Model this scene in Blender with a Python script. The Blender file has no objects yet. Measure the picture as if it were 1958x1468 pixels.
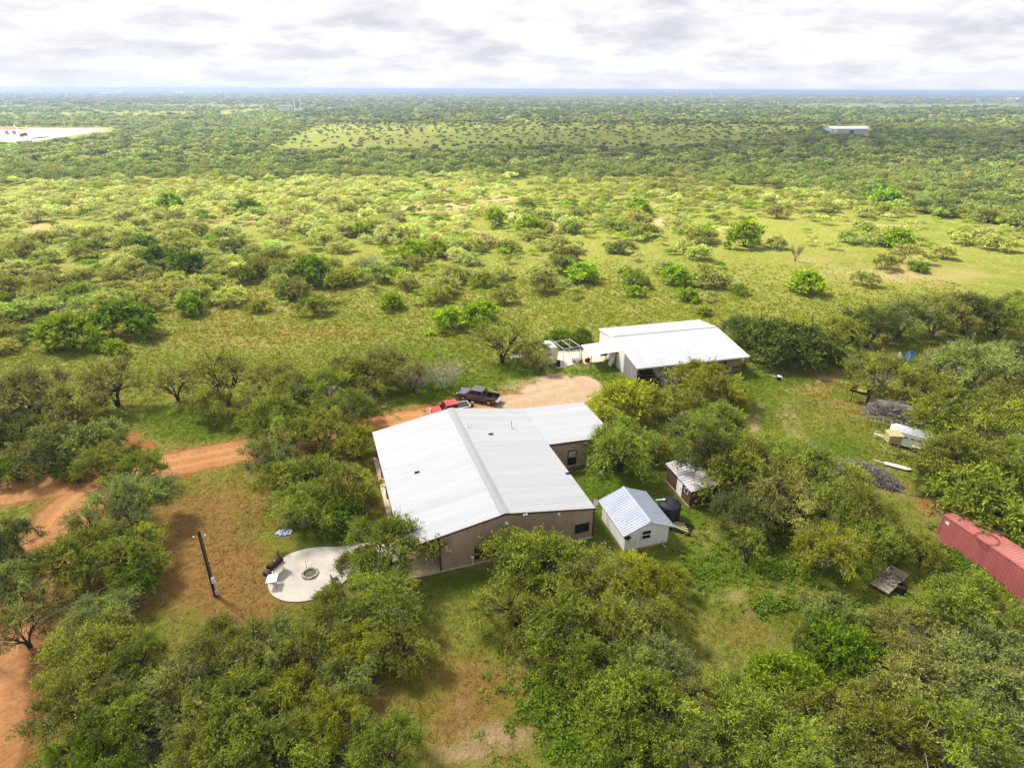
import bpy, bmesh, math, random
import numpy as np
from mathutils import Vector, Matrix

C = bpy.context.scene.collection
scene = bpy.context.scene
PI = math.pi

# ------------------------------------------------------------------ camera
PW, PH = 1958.0, 1468.0
F = 1165.0
HC = 37.0
PITCH = math.atan((PH / 2 - 172.0) / F)
ROLL = math.radians(0.23)
camd = bpy.data.cameras.new('camera')
camd.sensor_fit = 'HORIZONTAL'
camd.sensor_width = 36.0
camd.lens = 36.0 * F / PW
camd.clip_start = 0.5
camd.clip_end = 60000
cam = bpy.data.objects.new('camera', camd)
C.objects.link(cam)
_fw = np.array([0, math.cos(PITCH), -math.sin(PITCH)])
_r0 = np.array([1.0, 0, 0])
_u0 = np.cross(_r0, _fw)
_R = _r0 * math.cos(ROLL) + _u0 * math.sin(ROLL)
_U = -_r0 * math.sin(ROLL) + _u0 * math.cos(ROLL)
M = Matrix.Identity(4)
for i in range(3):
    M[i][0] = _R[i]; M[i][1] = _U[i]; M[i][2] = -_fw[i]
M.translation = Vector((0, 0, HC))
cam.matrix_world = M
scene.camera = cam

# ------------------------------------------------------------------ sun, sky, exposure
SUN_EL, SUN_AZ = 52.0, 150.0           # azimuth counter-clockwise from +x: the sun stands left and a little beyond
el, az = math.radians(SUN_EL), math.radians(SUN_AZ)
SUN = np.array([math.cos(el) * math.cos(az), math.cos(el) * math.sin(az), math.sin(el)])
sund = bpy.data.lights.new('sun', 'SUN')
sund.energy = 5.0
sund.angle = math.radians(10.0)
sund.color = (1.0, 0.95, 0.86)
sun = bpy.data.objects.new('sun', sund)
sun.rotation_euler = Vector(SUN).to_track_quat('Z', 'Y').to_euler()
sun.location = (0, 0, 300)
C.objects.link(sun)

world = bpy.data.worlds.new('World')
scene.world = world
world.use_nodes = True
wt = world.node_tree
wt.nodes.clear()
def wn(t, **k):
    n = wt.nodes.new(t)
    for a, b in k.items(): setattr(n, a, b)
    return n
wo = wn('ShaderNodeOutputWorld'); bg = wn('ShaderNodeBackground')
sky = wn('ShaderNodeTexSky', sky_type='NISHITA', sun_disc=False)
sky.sun_elevation = el
sky.sun_rotation = math.radians(90) - az
sky.altitude = 100; sky.air_density = 1.0; sky.dust_density = 2.0
tc = wn('ShaderNodeTexCoord'); sx = wn('ShaderNodeSeparateXYZ')
mz = wn('ShaderNodeMath', operation='ADD'); mz.inputs[1].default_value = 0.20
mx_ = wn('ShaderNodeMath', operation='MAXIMUM'); mx_.inputs[1].default_value = -0.12
dx = wn('ShaderNodeMath', operation='DIVIDE'); dy = wn('ShaderNodeMath', operation='DIVIDE')
cx = wn('ShaderNodeCombineXYZ')
n1 = wn('ShaderNodeTexNoise'); n1.inputs['Scale'].default_value = 2.1; n1.inputs['Detail'].default_value = 9; n1.inputs['Roughness'].default_value = 0.58; n1.inputs['Distortion'].default_value = 0.15
r1 = wn('ShaderNodeValToRGB')
r1.color_ramp.elements[0].position = 0.34; r1.color_ramp.elements[0].color = (2.7, 2.75, 2.96, 1)
r1.color_ramp.elements[1].position = 0.585; r1.color_ramp.elements[1].color = (4.3, 4.3, 4.34, 1)
e_ = r1.color_ramp.elements.new(0.49); e_.color = (3.5, 3.53, 3.68, 1)
r2 = wn('ShaderNodeValToRGB')
r2.color_ramp.elements[0].position = 0.62; r2.color_ramp.elements[0].color = (1, 1, 1, 1)
r2.color_ramp.elements[1].position = 0.78; r2.color_ramp.elements[1].color = (0.85, 0.85, 0.85, 1)
n2 = wn('ShaderNodeTexNoise'); n2.inputs['Scale'].default_value = 0.5; n2.inputs['Detail'].default_value = 4
# thick bright air low over the horizon
hz = wn('ShaderNodeMapRange'); hz.inputs[1].default_value = 0.0; hz.inputs[2].default_value = 0.06; hz.inputs[3].default_value = 0.55; hz.inputs[4].default_value = 0.0
mixc = wn('ShaderNodeMixRGB'); mixh = wn('ShaderNodeMixRGB')
mixh.inputs[2].default_value = (3.6, 3.62, 3.76, 1)
L = wt.links.new
L(tc.outputs['Generated'], sx.inputs[0]); L(sx.outputs[2], mx_.inputs[0]); L(mx_.outputs[0], mz.inputs[0])
L(sx.outputs[0], dx.inputs[0]); L(mz.outputs[0], dx.inputs[1]); L(sx.outputs[1], dy.inputs[0]); L(mz.outputs[0], dy.inputs[1])
L(dx.outputs[0], cx.inputs[0]); L(dy.outputs[0], cx.inputs[1])
L(cx.outputs[0], n1.inputs['Vector']); L(cx.outputs[0], n2.inputs['Vector'])
L(n1.outputs[0], r1.inputs[0]); L(n2.outputs[0], r2.inputs[0])
L(r2.outputs[0], mixc.inputs[0]); L(sky.outputs[0], mixc.inputs[1]); L(r1.outputs[0], mixc.inputs[2])
L(sx.outputs[2], hz.inputs[0]); L(hz.outputs[0], mixh.inputs[0]); L(mixc.outputs[0], mixh.inputs[1])
L(mixh.outputs[0], bg.inputs[0]); bg.inputs[1].default_value = 0.1
L(bg.outputs[0], wo.inputs[0])

scene.view_settings.view_transform = 'Standard'
scene.view_settings.look = 'None'
scene.view_settings.gamma = 1.0
scene.view_settings.use_curve_mapping = False
scene.view_settings.exposure = 1.44
scene.render.engine = 'CYCLES'
scene.cycles.max_bounces = 5
scene.cycles.diffuse_bounces = 2
scene.cycles.glossy_bounces = 2
scene.cycles.transmission_bounces = 2
scene.cycles.transparent_max_bounces = 12
scene.cycles.volume_bounces = 0
scene.cycles.use_denoising = True
scene.cycles.caustics_reflective = False
scene.cycles.caustics_refractive = False

# ------------------------------------------------------------------ helpers
def at(u, v, z=0.0):
    """a pixel of the photograph (1958 wide) -> the point of the place at height z"""
    d = _fw * F + _R * (u - PW / 2) - _U * (v - PH / 2)
    t = (z - HC) / d[2]
    return np.array([d[0] * t, d[1] * t, z])

def pix(P):
    P = np.asarray(P, float) - np.array([0, 0, HC])
    c = P @ _fw
    c = np.where(c < 0.5, 0.5, c)
    return PW / 2 + F * (P @ _R) / c, PH / 2 - F * (P @ _U) / c

def tag(o, label=None, cat=None, group=None, kind=None):
    if label: o['label'] = label
    if cat: o['category'] = cat
    if group: o['group'] = group
    if kind: o['kind'] = kind
    return o

def thing(name, label, cat, loc=(0, 0, 0), rz=0.0, group=None):
    o = bpy.data.objects.new(name, None)
    o.empty_display_size = 0.3
    C.objects.link(o)
    o.location = loc; o.rotation_euler = (0, 0, rz)
    return tag(o, label, cat, group)

class MB:
    def __init__(s): s.v = []; s.f = []; s.m = []
    def add(s, vs, fs, m=0):
        n = len(s.v)
        s.v.extend([tuple(map(float, p)) for p in vs]); s.f.extend([tuple(i + n for i in f) for f in fs]); s.m.extend([m] * len(fs))
        return s
    def box(s, x0, x1, y0, y1, z0, z1, m=0, mat=None, b=0.0):
        if b <= 0:
            v = [(x, y, z) for z in (z0, z1) for y in (y0, y1) for x in (x0, x1)]
            f = [(0, 2, 3, 1), (4, 5, 7, 6), (0, 1, 5, 4), (2, 6, 7, 3), (0, 4, 6, 2), (1, 3, 7, 5)]
        else:
            v = []; f = []
            def ring(z, i): 
                return [(x0 + i + b, y0 + i, z), (x1 - i - b, y0 + i, z), (x1 - i, y0 + i + b, z), (x1 - i, y1 - i - b, z), (x1 - i - b, y1 - i, z), (x0 + i + b, y1 - i, z), (x0 + i, y1 - i - b, z), (x0 + i, y0 + i + b, z)]
            for z, i in ((z0, b), (z0 + b, 0), (z1 - b, 0), (z1, b)): v += ring(z, i)
            f.append(tuple(range(7, -1, -1))); f.append(tuple(range(24, 32)))
            for k in range(3):
                for j in range(8):
                    a = k * 8 + j; c = k * 8 + (j + 1) % 8
                    f.append((a, c, c + 8, a + 8))
        if mat is not None: v = [tuple(mat @ Vector(p)) for p in v]
        return s.add(v, f, m)
    def prism(s, pts, d, m=0):
        """pts: polygon of 3-D points, d: extrusion vector"""
        n = len(pts)
        v = [tuple(p) for p in pts] + [tuple(np.asarray(p, float) + np.asarray(d, float)) for p in pts]
        f = [tuple(range(n - 1, -1, -1)), tuple(range(n, 2 * n))] + [(i, (i + 1) % n, (i + 1) % n + n, i + n) for i in range(n)]
        return s.add(v, f, m)
    def tube(s, pts, rad, k=6, m=0, cap=True):
        pts = [np.asarray(p, float) for p in pts]; n = len(pts)
        if not hasattr(rad, '__len__'): rad = [rad] * n
        v = []; f = []
        for i, p in enumerate(pts):
            t = pts[min(i + 1, n - 1)] - pts[max(i - 1, 0)]
            t = t / (np.linalg.norm(t) + 1e-9)
            a = np.cross(t, (0.13, 0.21, 0.97) if abs(t[2]) < 0.9 else (1, 0.1, 0)); a /= np.linalg.norm(a); b = np.cross(t, a)
            for j in range(k):
                q = 2 * PI * j / k
                v.append(p + rad[i] * (a * math.cos(q) + b * math.sin(q)))
        for i in range(n - 1):
            for j in range(k):
                f.append((i * k + j, i * k + (j + 1) % k, (i + 1) * k + (j + 1) % k, (i + 1) * k + j))
        if cap:
            f.append(tuple(range(k - 1, -1, -1))); f.append(tuple(range((n - 1) * k, n * k)))
        return s.add(v, f, m)
    def lathe(s, prof, k=24, m=0, o=(0, 0, 0), axis='z'):
        v = []; f = []
        for r, z in prof:
            for j in range(k):
                q = 2 * PI * j / k
                p = (r * math.cos(q), r * math.sin(q), z)
                if axis == 'y': p = (p[0], p[2], p[1])
                if axis == 'x': p = (p[2], p[0], p[1])
                v.append((p[0] + o[0], p[1] + o[1], p[2] + o[2]))
        for i in range(len(prof) - 1):
            for j in range(k): f.append((i * k + j, i * k + (j + 1) % k, (i + 1) * k + (j + 1) % k, (i + 1) * k + j))
        f.append(tuple(range(k - 1, -1, -1))); f.append(tuple(range((len(prof) - 1) * k, len(prof) * k)))
        return s.add(v, f, m)
    def ribbed(s, o, across, along, normal, width, length, pitch=0.3, rh=0.025, rw=0.06, t=0.03, m=0):
        """profiled metal sheet: ribs run along `along`, repeat along `across`"""
        o, ac, al, no = (np.asarray(q, float) for q in (o, across, along, normal))
        prof = [(0, 0)]; x = pitch * 0.5
        while x + rw < width:
            prof += [(x - rw, 0), (x - rw * 0.45, rh), (x + rw * 0.45, rh), (x + rw, 0)]; x += pitch
        prof.append((width, 0))
        n = len(prof)
        top = [o + ac * a + no * (b + t) for a, b in prof]; bot = [o + ac * a + no * b for a, b in prof]
        v = top + [p + al * length for p in top] + bot + [p + al * length for p in bot]
        f = []
        for i in range(n - 1):
            f.append((i, i + 1, n + i + 1, n + i)); f.append((2 * n + i + 1, 2 * n + i, 3 * n + i, 3 * n + i + 1))
            f.append((i + 1, i, 2 * n + i, 2 * n + i + 1)); f.append((n + i, n + i + 1, 3 * n + i + 1, 3 * n + i))
        f.append((0, n, 3 * n, 2 * n)); f.append((2 * n - 1, n - 1, 3 * n - 1, 4 * n - 1))
        return s.add(v, f, m)
    def build(s, name, mats, parent=None, loc=None, rz=0.0, smooth=False):
        me = bpy.data.meshes.new(name)
        me.from_pydata(s.v, [], s.f)
        bm = bmesh.new(); bm.from_mesh(me); bmesh.ops.recalc_face_normals(bm, faces=bm.faces); bm.to_mesh(me); bm.free()
        if not isinstance(mats, (list, tuple)): mats = [mats]
        for q in mats: me.materials.append(q)
        me.polygons.foreach_set('material_index', s.m)
        if smooth: me.polygons.foreach_set('use_smooth', [True] * len(me.polygons))
        o = bpy.data.objects.new(name, me); C.objects.link(o)
        if parent: o.parent = parent
        if loc is not None: o.location = loc
        o.rotation_euler = (0, 0, rz)
        return o

def np_mesh(name, V, Q, mats, attr=None, mi=None, smooth=False):
    """quads from numpy arrays; attr: per-vertex float attributes"""
    me = bpy.data.meshes.new(name)
    n, q = len(V), len(Q)
    me.vertices.add(n); me.vertices.foreach_set('co', np.ascontiguousarray(V, np.float32).ravel())
    me.loops.add(q * 4); me.loops.foreach_set('vertex_index', np.ascontiguousarray(Q, np.int32).ravel())
    me.polygons.add(q); me.polygons.foreach_set('loop_start', np.arange(0, q * 4, 4, dtype=np.int32))
    if mi is not None: me.polygons.foreach_set('material_index', np.ascontiguousarray(mi, np.int32))
    me.update(calc_edges=True)
    for a, val in (attr or {}).items():
        if val.ndim == 1:
            at_ = me.attributes.new(a, 'FLOAT', 'POINT'); at_.data.foreach_set('value', val.astype(np.float32))
        else:
            at_ = me.attributes.new(a, 'FLOAT_COLOR', 'POINT'); at_.data.foreach_set('color', np.ascontiguousarray(val, np.float32).ravel())
    for m in (mats if isinstance(mats, (list, tuple)) else [mats]): me.materials.append(m)
    if smooth: me.polygons.foreach_set('use_smooth', np.ones(q, bool))
    return me

def link(name, me, parent=None, loc=None, rz=0.0, s=1.0):
    o = bpy.data.objects.new(name, me); C.objects.link(o)
    if parent: o.parent = parent
    if loc is not None: o.location = loc
    o.rotation_euler = (0, 0, rz)
    if s != 1.0: o.scale = (s, s, s)
    return o

# ------------------------------------------------------------------ materials
def newmat(name):
    m = bpy.data.materials.new(name); m.use_nodes = True
    nt = m.node_tree; nt.nodes.clear()
    out = nt.nodes.new('ShaderNodeOutputMaterial')
    return m, nt, out

def node(nt, t, ins=None, **k):
    n = nt.nodes.new(t)
    for a, b in k.items(): setattr(n, a, b)
    for a, b in (ins or {}).items():
        if isinstance(b, bpy.types.NodeSocket): nt.links.new(b, n.inputs[a])
        else: n.inputs[a].default_value = b
    return n

def rgba(c): return (c[0], c[1], c[2], 1.0)

def surf(name, col, rough=0.6, metal=0.0, var=0.12, scale=3.0, dirt=None, dirt_amt=0.3, bump=0.0, bscale=30.0, stretch=(1, 1, 1), spec=0.3, panel=None):
    """painted / raw surface: base colour varied by two noises, optional dirt stains and fine bump"""
    m, nt, out = newmat(name)
    tcn = node(nt, 'ShaderNodeTexCoord')
    mp = node(nt, 'ShaderNodeMapping', {0: tcn.outputs['Object'], 'Scale': stretch})
    a = node(nt, 'ShaderNodeTexNoise', {'Vector': mp.outputs[0], 'Scale': scale, 'Detail': 5.0, 'Roughness': 0.6})
    mr = node(nt, 'ShaderNodeMapRange', {0: a.outputs[0], 1: 0.3, 2: 0.7, 3: 1 - var, 4: 1 + var})
    base = node(nt, 'ShaderNodeMixRGB', {0: 1.0, 1: rgba(col), 2: mr.outputs[0]}, blend_type='MULTIPLY')
    c = base.outputs[0]
    if dirt:
        b = node(nt, 'ShaderNodeTexNoise', {'Vector': mp.outputs[0], 'Scale': scale * 0.45, 'Detail': 8.0, 'Roughness': 0.7})
        ms = node(nt, 'ShaderNodeMapRange', {0: b.outputs[0], 1: 0.52, 2: 0.72, 3: 0.0, 4: dirt_amt})
        c = node(nt, 'ShaderNodeMixRGB', {0: ms.outputs[0], 1: c, 2: rgba(dirt)}).outputs[0]
    if panel:          # sheet by sheet differences and a thin dark lap line, axis panel[0], width panel[1]
        sp_ = node(nt, 'ShaderNodeSeparateXYZ', {0: tcn.outputs['Object']})
        dv = node(nt, 'ShaderNodeMath', {0: sp_.outputs[panel[0]], 1: panel[1]}, operation='DIVIDE').outputs[0]
        fl = node(nt, 'ShaderNodeMath', {0: dv}, operation='FLOOR').outputs[0]
        wnz = node(nt, 'ShaderNodeTexWhiteNoise', {'W': fl}, noise_dimensions='1D').outputs[0]
        pm = node(nt, 'ShaderNodeMapRange', {0: wnz, 3: 0.965, 4: 1.03}).outputs[0]
        fr = node(nt, 'ShaderNodeMath', {0: dv}, operation='FRACT').outputs[0]
        ln_ = node(nt, 'ShaderNodeMath', {0: fr, 1: 0.035}, operation='GREATER_THAN').outputs[0]
        lm = node(nt, 'ShaderNodeMapRange', {0: ln_, 3: 0.87, 4: 1.0}).outputs[0]
        c = node(nt, 'ShaderNodeMixRGB', {0: 1.0, 1: c, 2: pm}, blend_type='MULTIPLY').outputs[0]
        c = node(nt, 'ShaderNodeMixRGB', {0: 1.0, 1: c, 2: lm}, blend_type='MULTIPLY').outputs[0]
    p = node(nt, 'ShaderNodeBsdfPrincipled', {'Base Color': c, 'Roughness': rough, 'Metallic': metal, 'Specular IOR Level': spec})
    if bump > 0:
        bn = node(nt, 'ShaderNodeTexNoise', {'Vector': mp.outputs[0], 'Scale': bscale, 'Detail': 3.0})
        bu = node(nt, 'ShaderNodeBump', {'Strength': bump, 'Distance': 0.03, 'Height': bn.outputs[0]})
        nt.links.new(bu.outputs[0], p.inputs['Normal'])
    nt.links.new(p.outputs[0], out.inputs[0])
    return m

def leaf_mat(name, use_attr=False, trans=0.24):
    """foliage: colour comes from the plant (object colour or per-plant attribute), varied leaf by leaf"""
    m, nt, out = newmat(name)
    if use_attr:
        base = node(nt, 'ShaderNodeAttribute', attribute_name='col').outputs['Color']
    else:
        base = node(nt, 'ShaderNodeObjectInfo').outputs['Color']
    t = node(nt, 'ShaderNodeAttribute', attribute_name='tint')
    mr = node(nt, 'ShaderNodeMapRange', {0: t.outputs['Fac'], 1: 0.0, 2: 1.0, 3: 0.48, 4: 1.62})
    c = node(nt, 'ShaderNodeMixRGB', {0: 1.0, 1: base, 2: mr.outputs[0]}, blend_type='MULTIPLY')
    d = node(nt, 'ShaderNodeBsdfPrincipled', {'Base Color': c.outputs[0], 'Roughness': 0.7, 'Specular IOR Level': 0.06})
    tcol = node(nt, 'ShaderNodeMixRGB', {0: 1.0, 1: c.outputs[0], 2: (1.05, 1.12, 0.45, 1)}, blend_type='MULTIPLY')
    tr = node(nt, 'ShaderNodeBsdfTranslucent', {'Color': tcol.outputs[0]})
    mx = node(nt, 'ShaderNodeMixShader', {0: trans, 1: d.outputs[0], 2: tr.outputs[0]})
    nt.links.new(mx.outputs[0], out.inputs[0])
    return m

MT = {}
MT['roof'] = surf('white_roof_metal', (0.365, 0.37, 0.39), 0.45, 0.0, 0.04, 0.6, (0.315, 0.315, 0.32), 0.5, stretch=(0.35, 1.6, 1), panel=(1, 0.93))
MT['ridge'] = surf('ridge_cap_metal', (0.26, 0.265, 0.27), 0.4, 0.0, 0.06, 2.0)
MT['barnroof'] = surf('barn_roof_metal', (0.36, 0.365, 0.38), 0.42, 0.0, 0.07, 0.5, (0.26, 0.26, 0.26), 0.5, stretch=(1.6, 0.35, 1), panel=(0, 0.9))
MT['tan'] = surf('tan_wall_metal', (0.36, 0.265, 0.19), 0.5, 0, 0.06, 1.2, (0.2, 0.15, 0.11), 0.4, stretch=(1, 1, 0.3), panel=(0, 0.9))
MT['trim'] = surf('brown_trim', (0.07, 0.035, 0.028), 0.5, 0, 0.1)
MT['post'] = surf('brown_post', (0.10, 0.05, 0.03), 0.6, 0, 0.15)
MT['concrete'] = surf('concrete', (0.43, 0.395, 0.345), 0.85, 0, 0.12, 0.8, (0.28, 0.24, 0.20), 0.65, 0.2, 12)
MT['porch'] = surf('tan_concrete', (0.60, 0.47, 0.32), 0.85, 0, 0.10, 0.9, (0.3, 0.22, 0.15), 0.4, 0.2, 12)
MT['found'] = surf('foundation_concrete', (0.48, 0.43, 0.36), 0.9, 0, 0.12, 2.0, (0.3, 0.2, 0.12), 0.5)
MT['glass'] = surf('dark_window_glass', (0.012, 0.014, 0.016), 0.08, 0, 0.2, 2.0, spec=0.6)
MT['blind'] = surf('window_blind', (0.32, 0.32, 0.28), 0.6)
MT['black'] = surf('black_frame', (0.015, 0.014, 0.013), 0.4)
MT['blackplastic'] = surf('black_poly_tank', (0.012, 0.013, 0.018), 0.38, 0, 0.25, 1.0, (0.05, 0.05, 0.05), 0.3)
MT['white'] = surf('white_paint', (0.70, 0.70, 0.70), 0.55, 0, 0.05, 1.2, (0.42, 0.40, 0.35), 0.3)
MT['barnwall'] = surf('barn_wall_metal', (0.66, 0.66, 0.63), 0.5, 0, 0.05, 0.8, (0.45, 0.43, 0.38), 0.3, stretch=(1, 1, 0.3))
MT['galv'] = surf('galvanised_sheet', (0.30, 0.28, 0.29), 0.45, 0.3, 0.2, 1.2, (0.15, 0.12, 0.1), 0.4, stretch=(1, 1, 0.2))
MT['shedroof'] = surf('shed_roof_metal', (0.27, 0.295, 0.365), 0.4, 0.1, 0.10, 1.0, (0.35, 0.37, 0.42), 0.5)
MT['oldroof'] = surf('old_roof_metal', (0.40, 0.39, 0.41), 0.5, 0.1, 0.2, 1.5, (0.22, 0.17, 0.14), 0.5)
MT['board'] = surf('shed_base_boards', (0.30, 0.22, 0.12), 0.8, 0, 0.2)
MT['brownwood'] = surf('dark_brown_siding', (0.085, 0.040, 0.026), 0.7, 0, 0.25, 2.5, (0.05, 0.02, 0.015), 0.5, stretch=(1, 1, 6))
MT['wood'] = surf('grey_wood', (0.27, 0.22, 0.17), 0.85, 0, 0.25, 4.0, (0.12, 0.09, 0.07), 0.6)
MT['pole'] = surf('creosote_pole_wood', (0.045, 0.022, 0.014), 0.8, 0, 0.3, 3.0, stretch=(3, 3, 0.4))
MT['bark'] = surf('mesquite_bark', (0.055, 0.042, 0.033), 0.9, 0, 0.4, 6.0)
MT['deckwood'] = surf('rotting_deck_boards', (0.30, 0.26, 0.20), 0.9, 0, 0.35, 2.5, (0.07, 0.065, 0.03), 0.95)
MT['greybark'] = surf('weathered_grey_wood', (0.20, 0.175, 0.15), 0.9, 0, 0.3, 6.0)
MT['paletwig'] = surf('bleached_twigs', (0.30, 0.27, 0.23), 0.9, 0, 0.3, 6.0)
MT['red'] = surf('faded_red_container_paint', (0.37, 0.10, 0.094), 0.65, 0, 0.14, 0.9, (0.26, 0.09, 0.07), 0.7, stretch=(1, 1, 0.5))
MT['redtop'] = surf('faded_red_container_roof', (0.38, 0.13, 0.11), 0.65, 0, 0.18, 0.8, (0.36, 0.20, 0.155), 0.9)
MT['rust'] = surf('rust', (0.12, 0.045, 0.025), 0.85, 0, 0.3, 5.0)
MT['cargrey'] = surf('dark_grey_car_paint', (0.085, 0.08, 0.095), 0.22, 0.2, 0.08, 3.0, (0.20, 0.13, 0.08), 0.25, spec=0.6)
MT['carred'] = surf('red_car_paint', (0.50, 0.03, 0.03), 0.25, 0.0, 0.06, 3.0, spec=0.6)
MT['silver'] = surf('silver_metal', (0.6, 0.6, 0.62), 0.3, 0.6, 0.06)
MT['tyre'] = surf('tyre_rubber', (0.02, 0.018, 0.016), 0.85, 0, 0.3, 8.0, (0.12, 0.07, 0.04), 0.5)
MT['rim'] = surf('alloy_rim', (0.38, 0.34, 0.30), 0.4, 0.5)
MT['lampglass'] = surf('headlight_glass', (0.75, 0.75, 0.72), 0.1, spec=0.6)
MT['taillight'] = surf('tail_light', (0.45, 0.05, 0.05), 0.2)
MT['green'] = surf('faded_green_paint', (0.16, 0.22, 0.09), 0.6, 0, 0.2)
MT['yellow'] = surf('yellow_paint', (0.62, 0.50, 0.12), 0.5, 0, 0.15)
MT['khaki'] = surf('khaki_painted_box', (0.36, 0.31, 0.15), 0.7, 0, 0.12)
MT['alum'] = surf('dull_aluminium', (0.52, 0.53, 0.57), 0.4, 0.3, 0.15, 2.0, (0.35, 0.34, 0.33), 0.4)
MT['blue'] = surf('blue_tarp', (0.08, 0.22, 0.42), 0.6, 0, 0.2)
MT['tarp'] = surf('blue_and_white_print_cloth', (0.62, 0.66, 0.78), 0.7, 0, 0.10, 9.0, (0.07, 0.13, 0.40), 1.0)
def cloth_mat():
    m, nt, out = newmat('blue_white_print')
    n = node(nt, 'ShaderNodeTexNoise', {'Vector': node(nt, 'ShaderNodeTexCoord').outputs['Object'], 'Scale': 5.5, 'Detail': 2.0})
    f = node(nt, 'ShaderNodeMapRange', {0: n.outputs[0], 1: 0.44, 2: 0.54})
    c = node(nt, 'ShaderNodeMixRGB', {0: f.outputs[0], 1: (0.06, 0.12, 0.38, 1), 2: (0.50, 0.54, 0.64, 1)})
    p = node(nt, 'ShaderNodeBsdfPrincipled', {'Base Color': c.outputs[0], 'Roughness': 0.7}); nt.links.new(p.outputs[0], out.inputs[0]); return m
MT['tarp'] = cloth_mat()
MT['smoker'] = surf('heat_browned_steel', (0.045, 0.026, 0.02), 0.5, 0.3, 0.3, 4.0)
MT['ash'] = surf('fire_pit_ash', (0.10, 0.09, 0.05), 0.95, 0, 0.4, 6.0, (0.05, 0.08, 0.02), 0.7)
MT['stone'] = surf('stone', (0.30, 0.27, 0.22), 0.9, 0, 0.3, 5.0, bump=0.4)
MT['skin'] = surf('skin', (0.45, 0.26, 0.18), 0.6, 0, 0.05)
MT['shirt'] = surf('black_shirt', (0.012, 0.012, 0.014), 0.8)
MT['jeans'] = surf('dark_jeans', (0.03, 0.04, 0.07), 0.8)
MT['cap'] = surf('cream_cap', (0.65, 0.58, 0.42), 0.8)
MT['leaf'] = leaf_mat('leaves')
MT['leafmass'] = leaf_mat('brush_leaves', True, 0.30)
MT['bluegrey'] = surf('pale_blue_metal_wall', (0.42, 0.47, 0.58), 0.5, 0, 0.05)
MT['orange'] = surf('orange_spoil_bank', (0.5, 0.2, 0.07), 0.9, 0, 0.2)

# ------------------------------------------------------------------ ground
rng = np.random.default_rng(11)

def vnoise(x, y, seed=0):
    """smooth value noise, numpy"""
    xi = np.floor(x).astype(np.int64); yi = np.floor(y).astype(np.int64)
    fx = x - xi; fy = y - yi
    fx = fx * fx * (3 - 2 * fx); fy = fy * fy * (3 - 2 * fy)
    def h(a, b):
        n = (a * 374761393 + b * 668265263 + seed * 974711) & 0x7fffffff
        n = ((n ^ (n >> 13)) * 1274126177) & 0x7fffffff
        return ((n ^ (n >> 16)) & 0xffff) / 65535.0
    return (h(xi, yi) * (1 - fx) + h(xi + 1, yi) * fx) * (1 - fy) + (h(xi, yi + 1) * (1 - fx) + h(xi + 1, yi + 1) * fx) * fy

def fbm(x, y, s, seed=0, o=3):
    t = 0; a = 0.5; w = 0
    for i in range(o):
        t = t + a * vnoise(x / s, y / s, seed + i * 7); w += a; a *= 0.5; s *= 0.5
    return t / w

def seg_dist(X, Y, pts):
    d = np.full(X.shape, 1e9)
    for (ax, ay), (bx, by) in zip(pts[:-1], pts[1:]):
        vx, vy = bx - ax, by - ay
        t = np.clip(((X - ax) * vx + (Y - ay) * vy) / (vx * vx + vy * vy + 1e-9), 0, 1)
        d = np.minimum(d, np.hypot(X - ax - t * vx, Y - ay - t * vy))
    return d

def ppoly(*uv): return [tuple(at(u, v)[:2]) for u, v in uv]

ROAD_A = ppoly((-120, 962), (60, 930), (180, 914), (300, 893), (430, 868), (560, 842), (700, 812), (800, 797), (870, 782), (940, 772), (1010, 764))
ROAD_B = ppoly((215, 912), (150, 962), (105, 1020), (70, 1075), (38, 1130), (0, 1220), (-40, 1330), (-60, 1460))
DRIVE = ppoly((945, 770), (1010, 752), (1080, 735))
TRACK_R = ppoly((1590, 722), (1520, 750), (1500, 790), (1530, 840), (1600, 880), (1700, 930), (1790, 970), (1800, 1050), (1850, 1110))

# (u, v, half-width, half-height in pixels of the photograph, strength) on the ground
def ell(X, Y, items):
    U_, V_ = pix(np.stack([X, Y, np.zeros_like(X)], -1))
    m = np.zeros_like(X)
    for u, v, ru, rv, w in items:
        q = ((U_ - u) / ru) ** 2 + ((V_ - v) / rv) ** 2
        m = np.maximum(m, w * np.exp(-q * 1.1))
    return m

DIRT = [(60, 1330, 80, 120, .8), (20, 1180, 50, 120, .8), (130, 1010, 60, 60, .7), (330, 1330, 60, 60, .5), (180, 930, 50, 16, .8), (700, 1240, 50, 30, .5), (930, 1180, 40, 40, .5), (248, 838, 34, 20, 1.0), (275, 850, 40, 12, .9), (330, 760, 22, 8, .6), (170, 885, 60, 14, .7), (930, 1130, 34, 34, .55), (420, 1190, 110, 40, .6), (350, 1240, 60, 30, .55),
        (100, 1110, 70, 70, .75), (60, 1230, 60, 100, .75), (60, 1400, 90, 80, .6), (745, 803, 60, 9, .95), (900, 1310, 60, 50, .35), (1780, 966, 42, 26, .9), (1730, 935, 30, 20, .6),
        (690, 1290, 50, 40, .45), (240, 765, 30, 8, .5), (215, 585, 60, 12, .5), (625, 570, 40, 6, .4), (335, 1085, 40, 60, .35), (310, 980, 60, 40, .35), (1590, 722, 26, 9, .6)]
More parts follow.
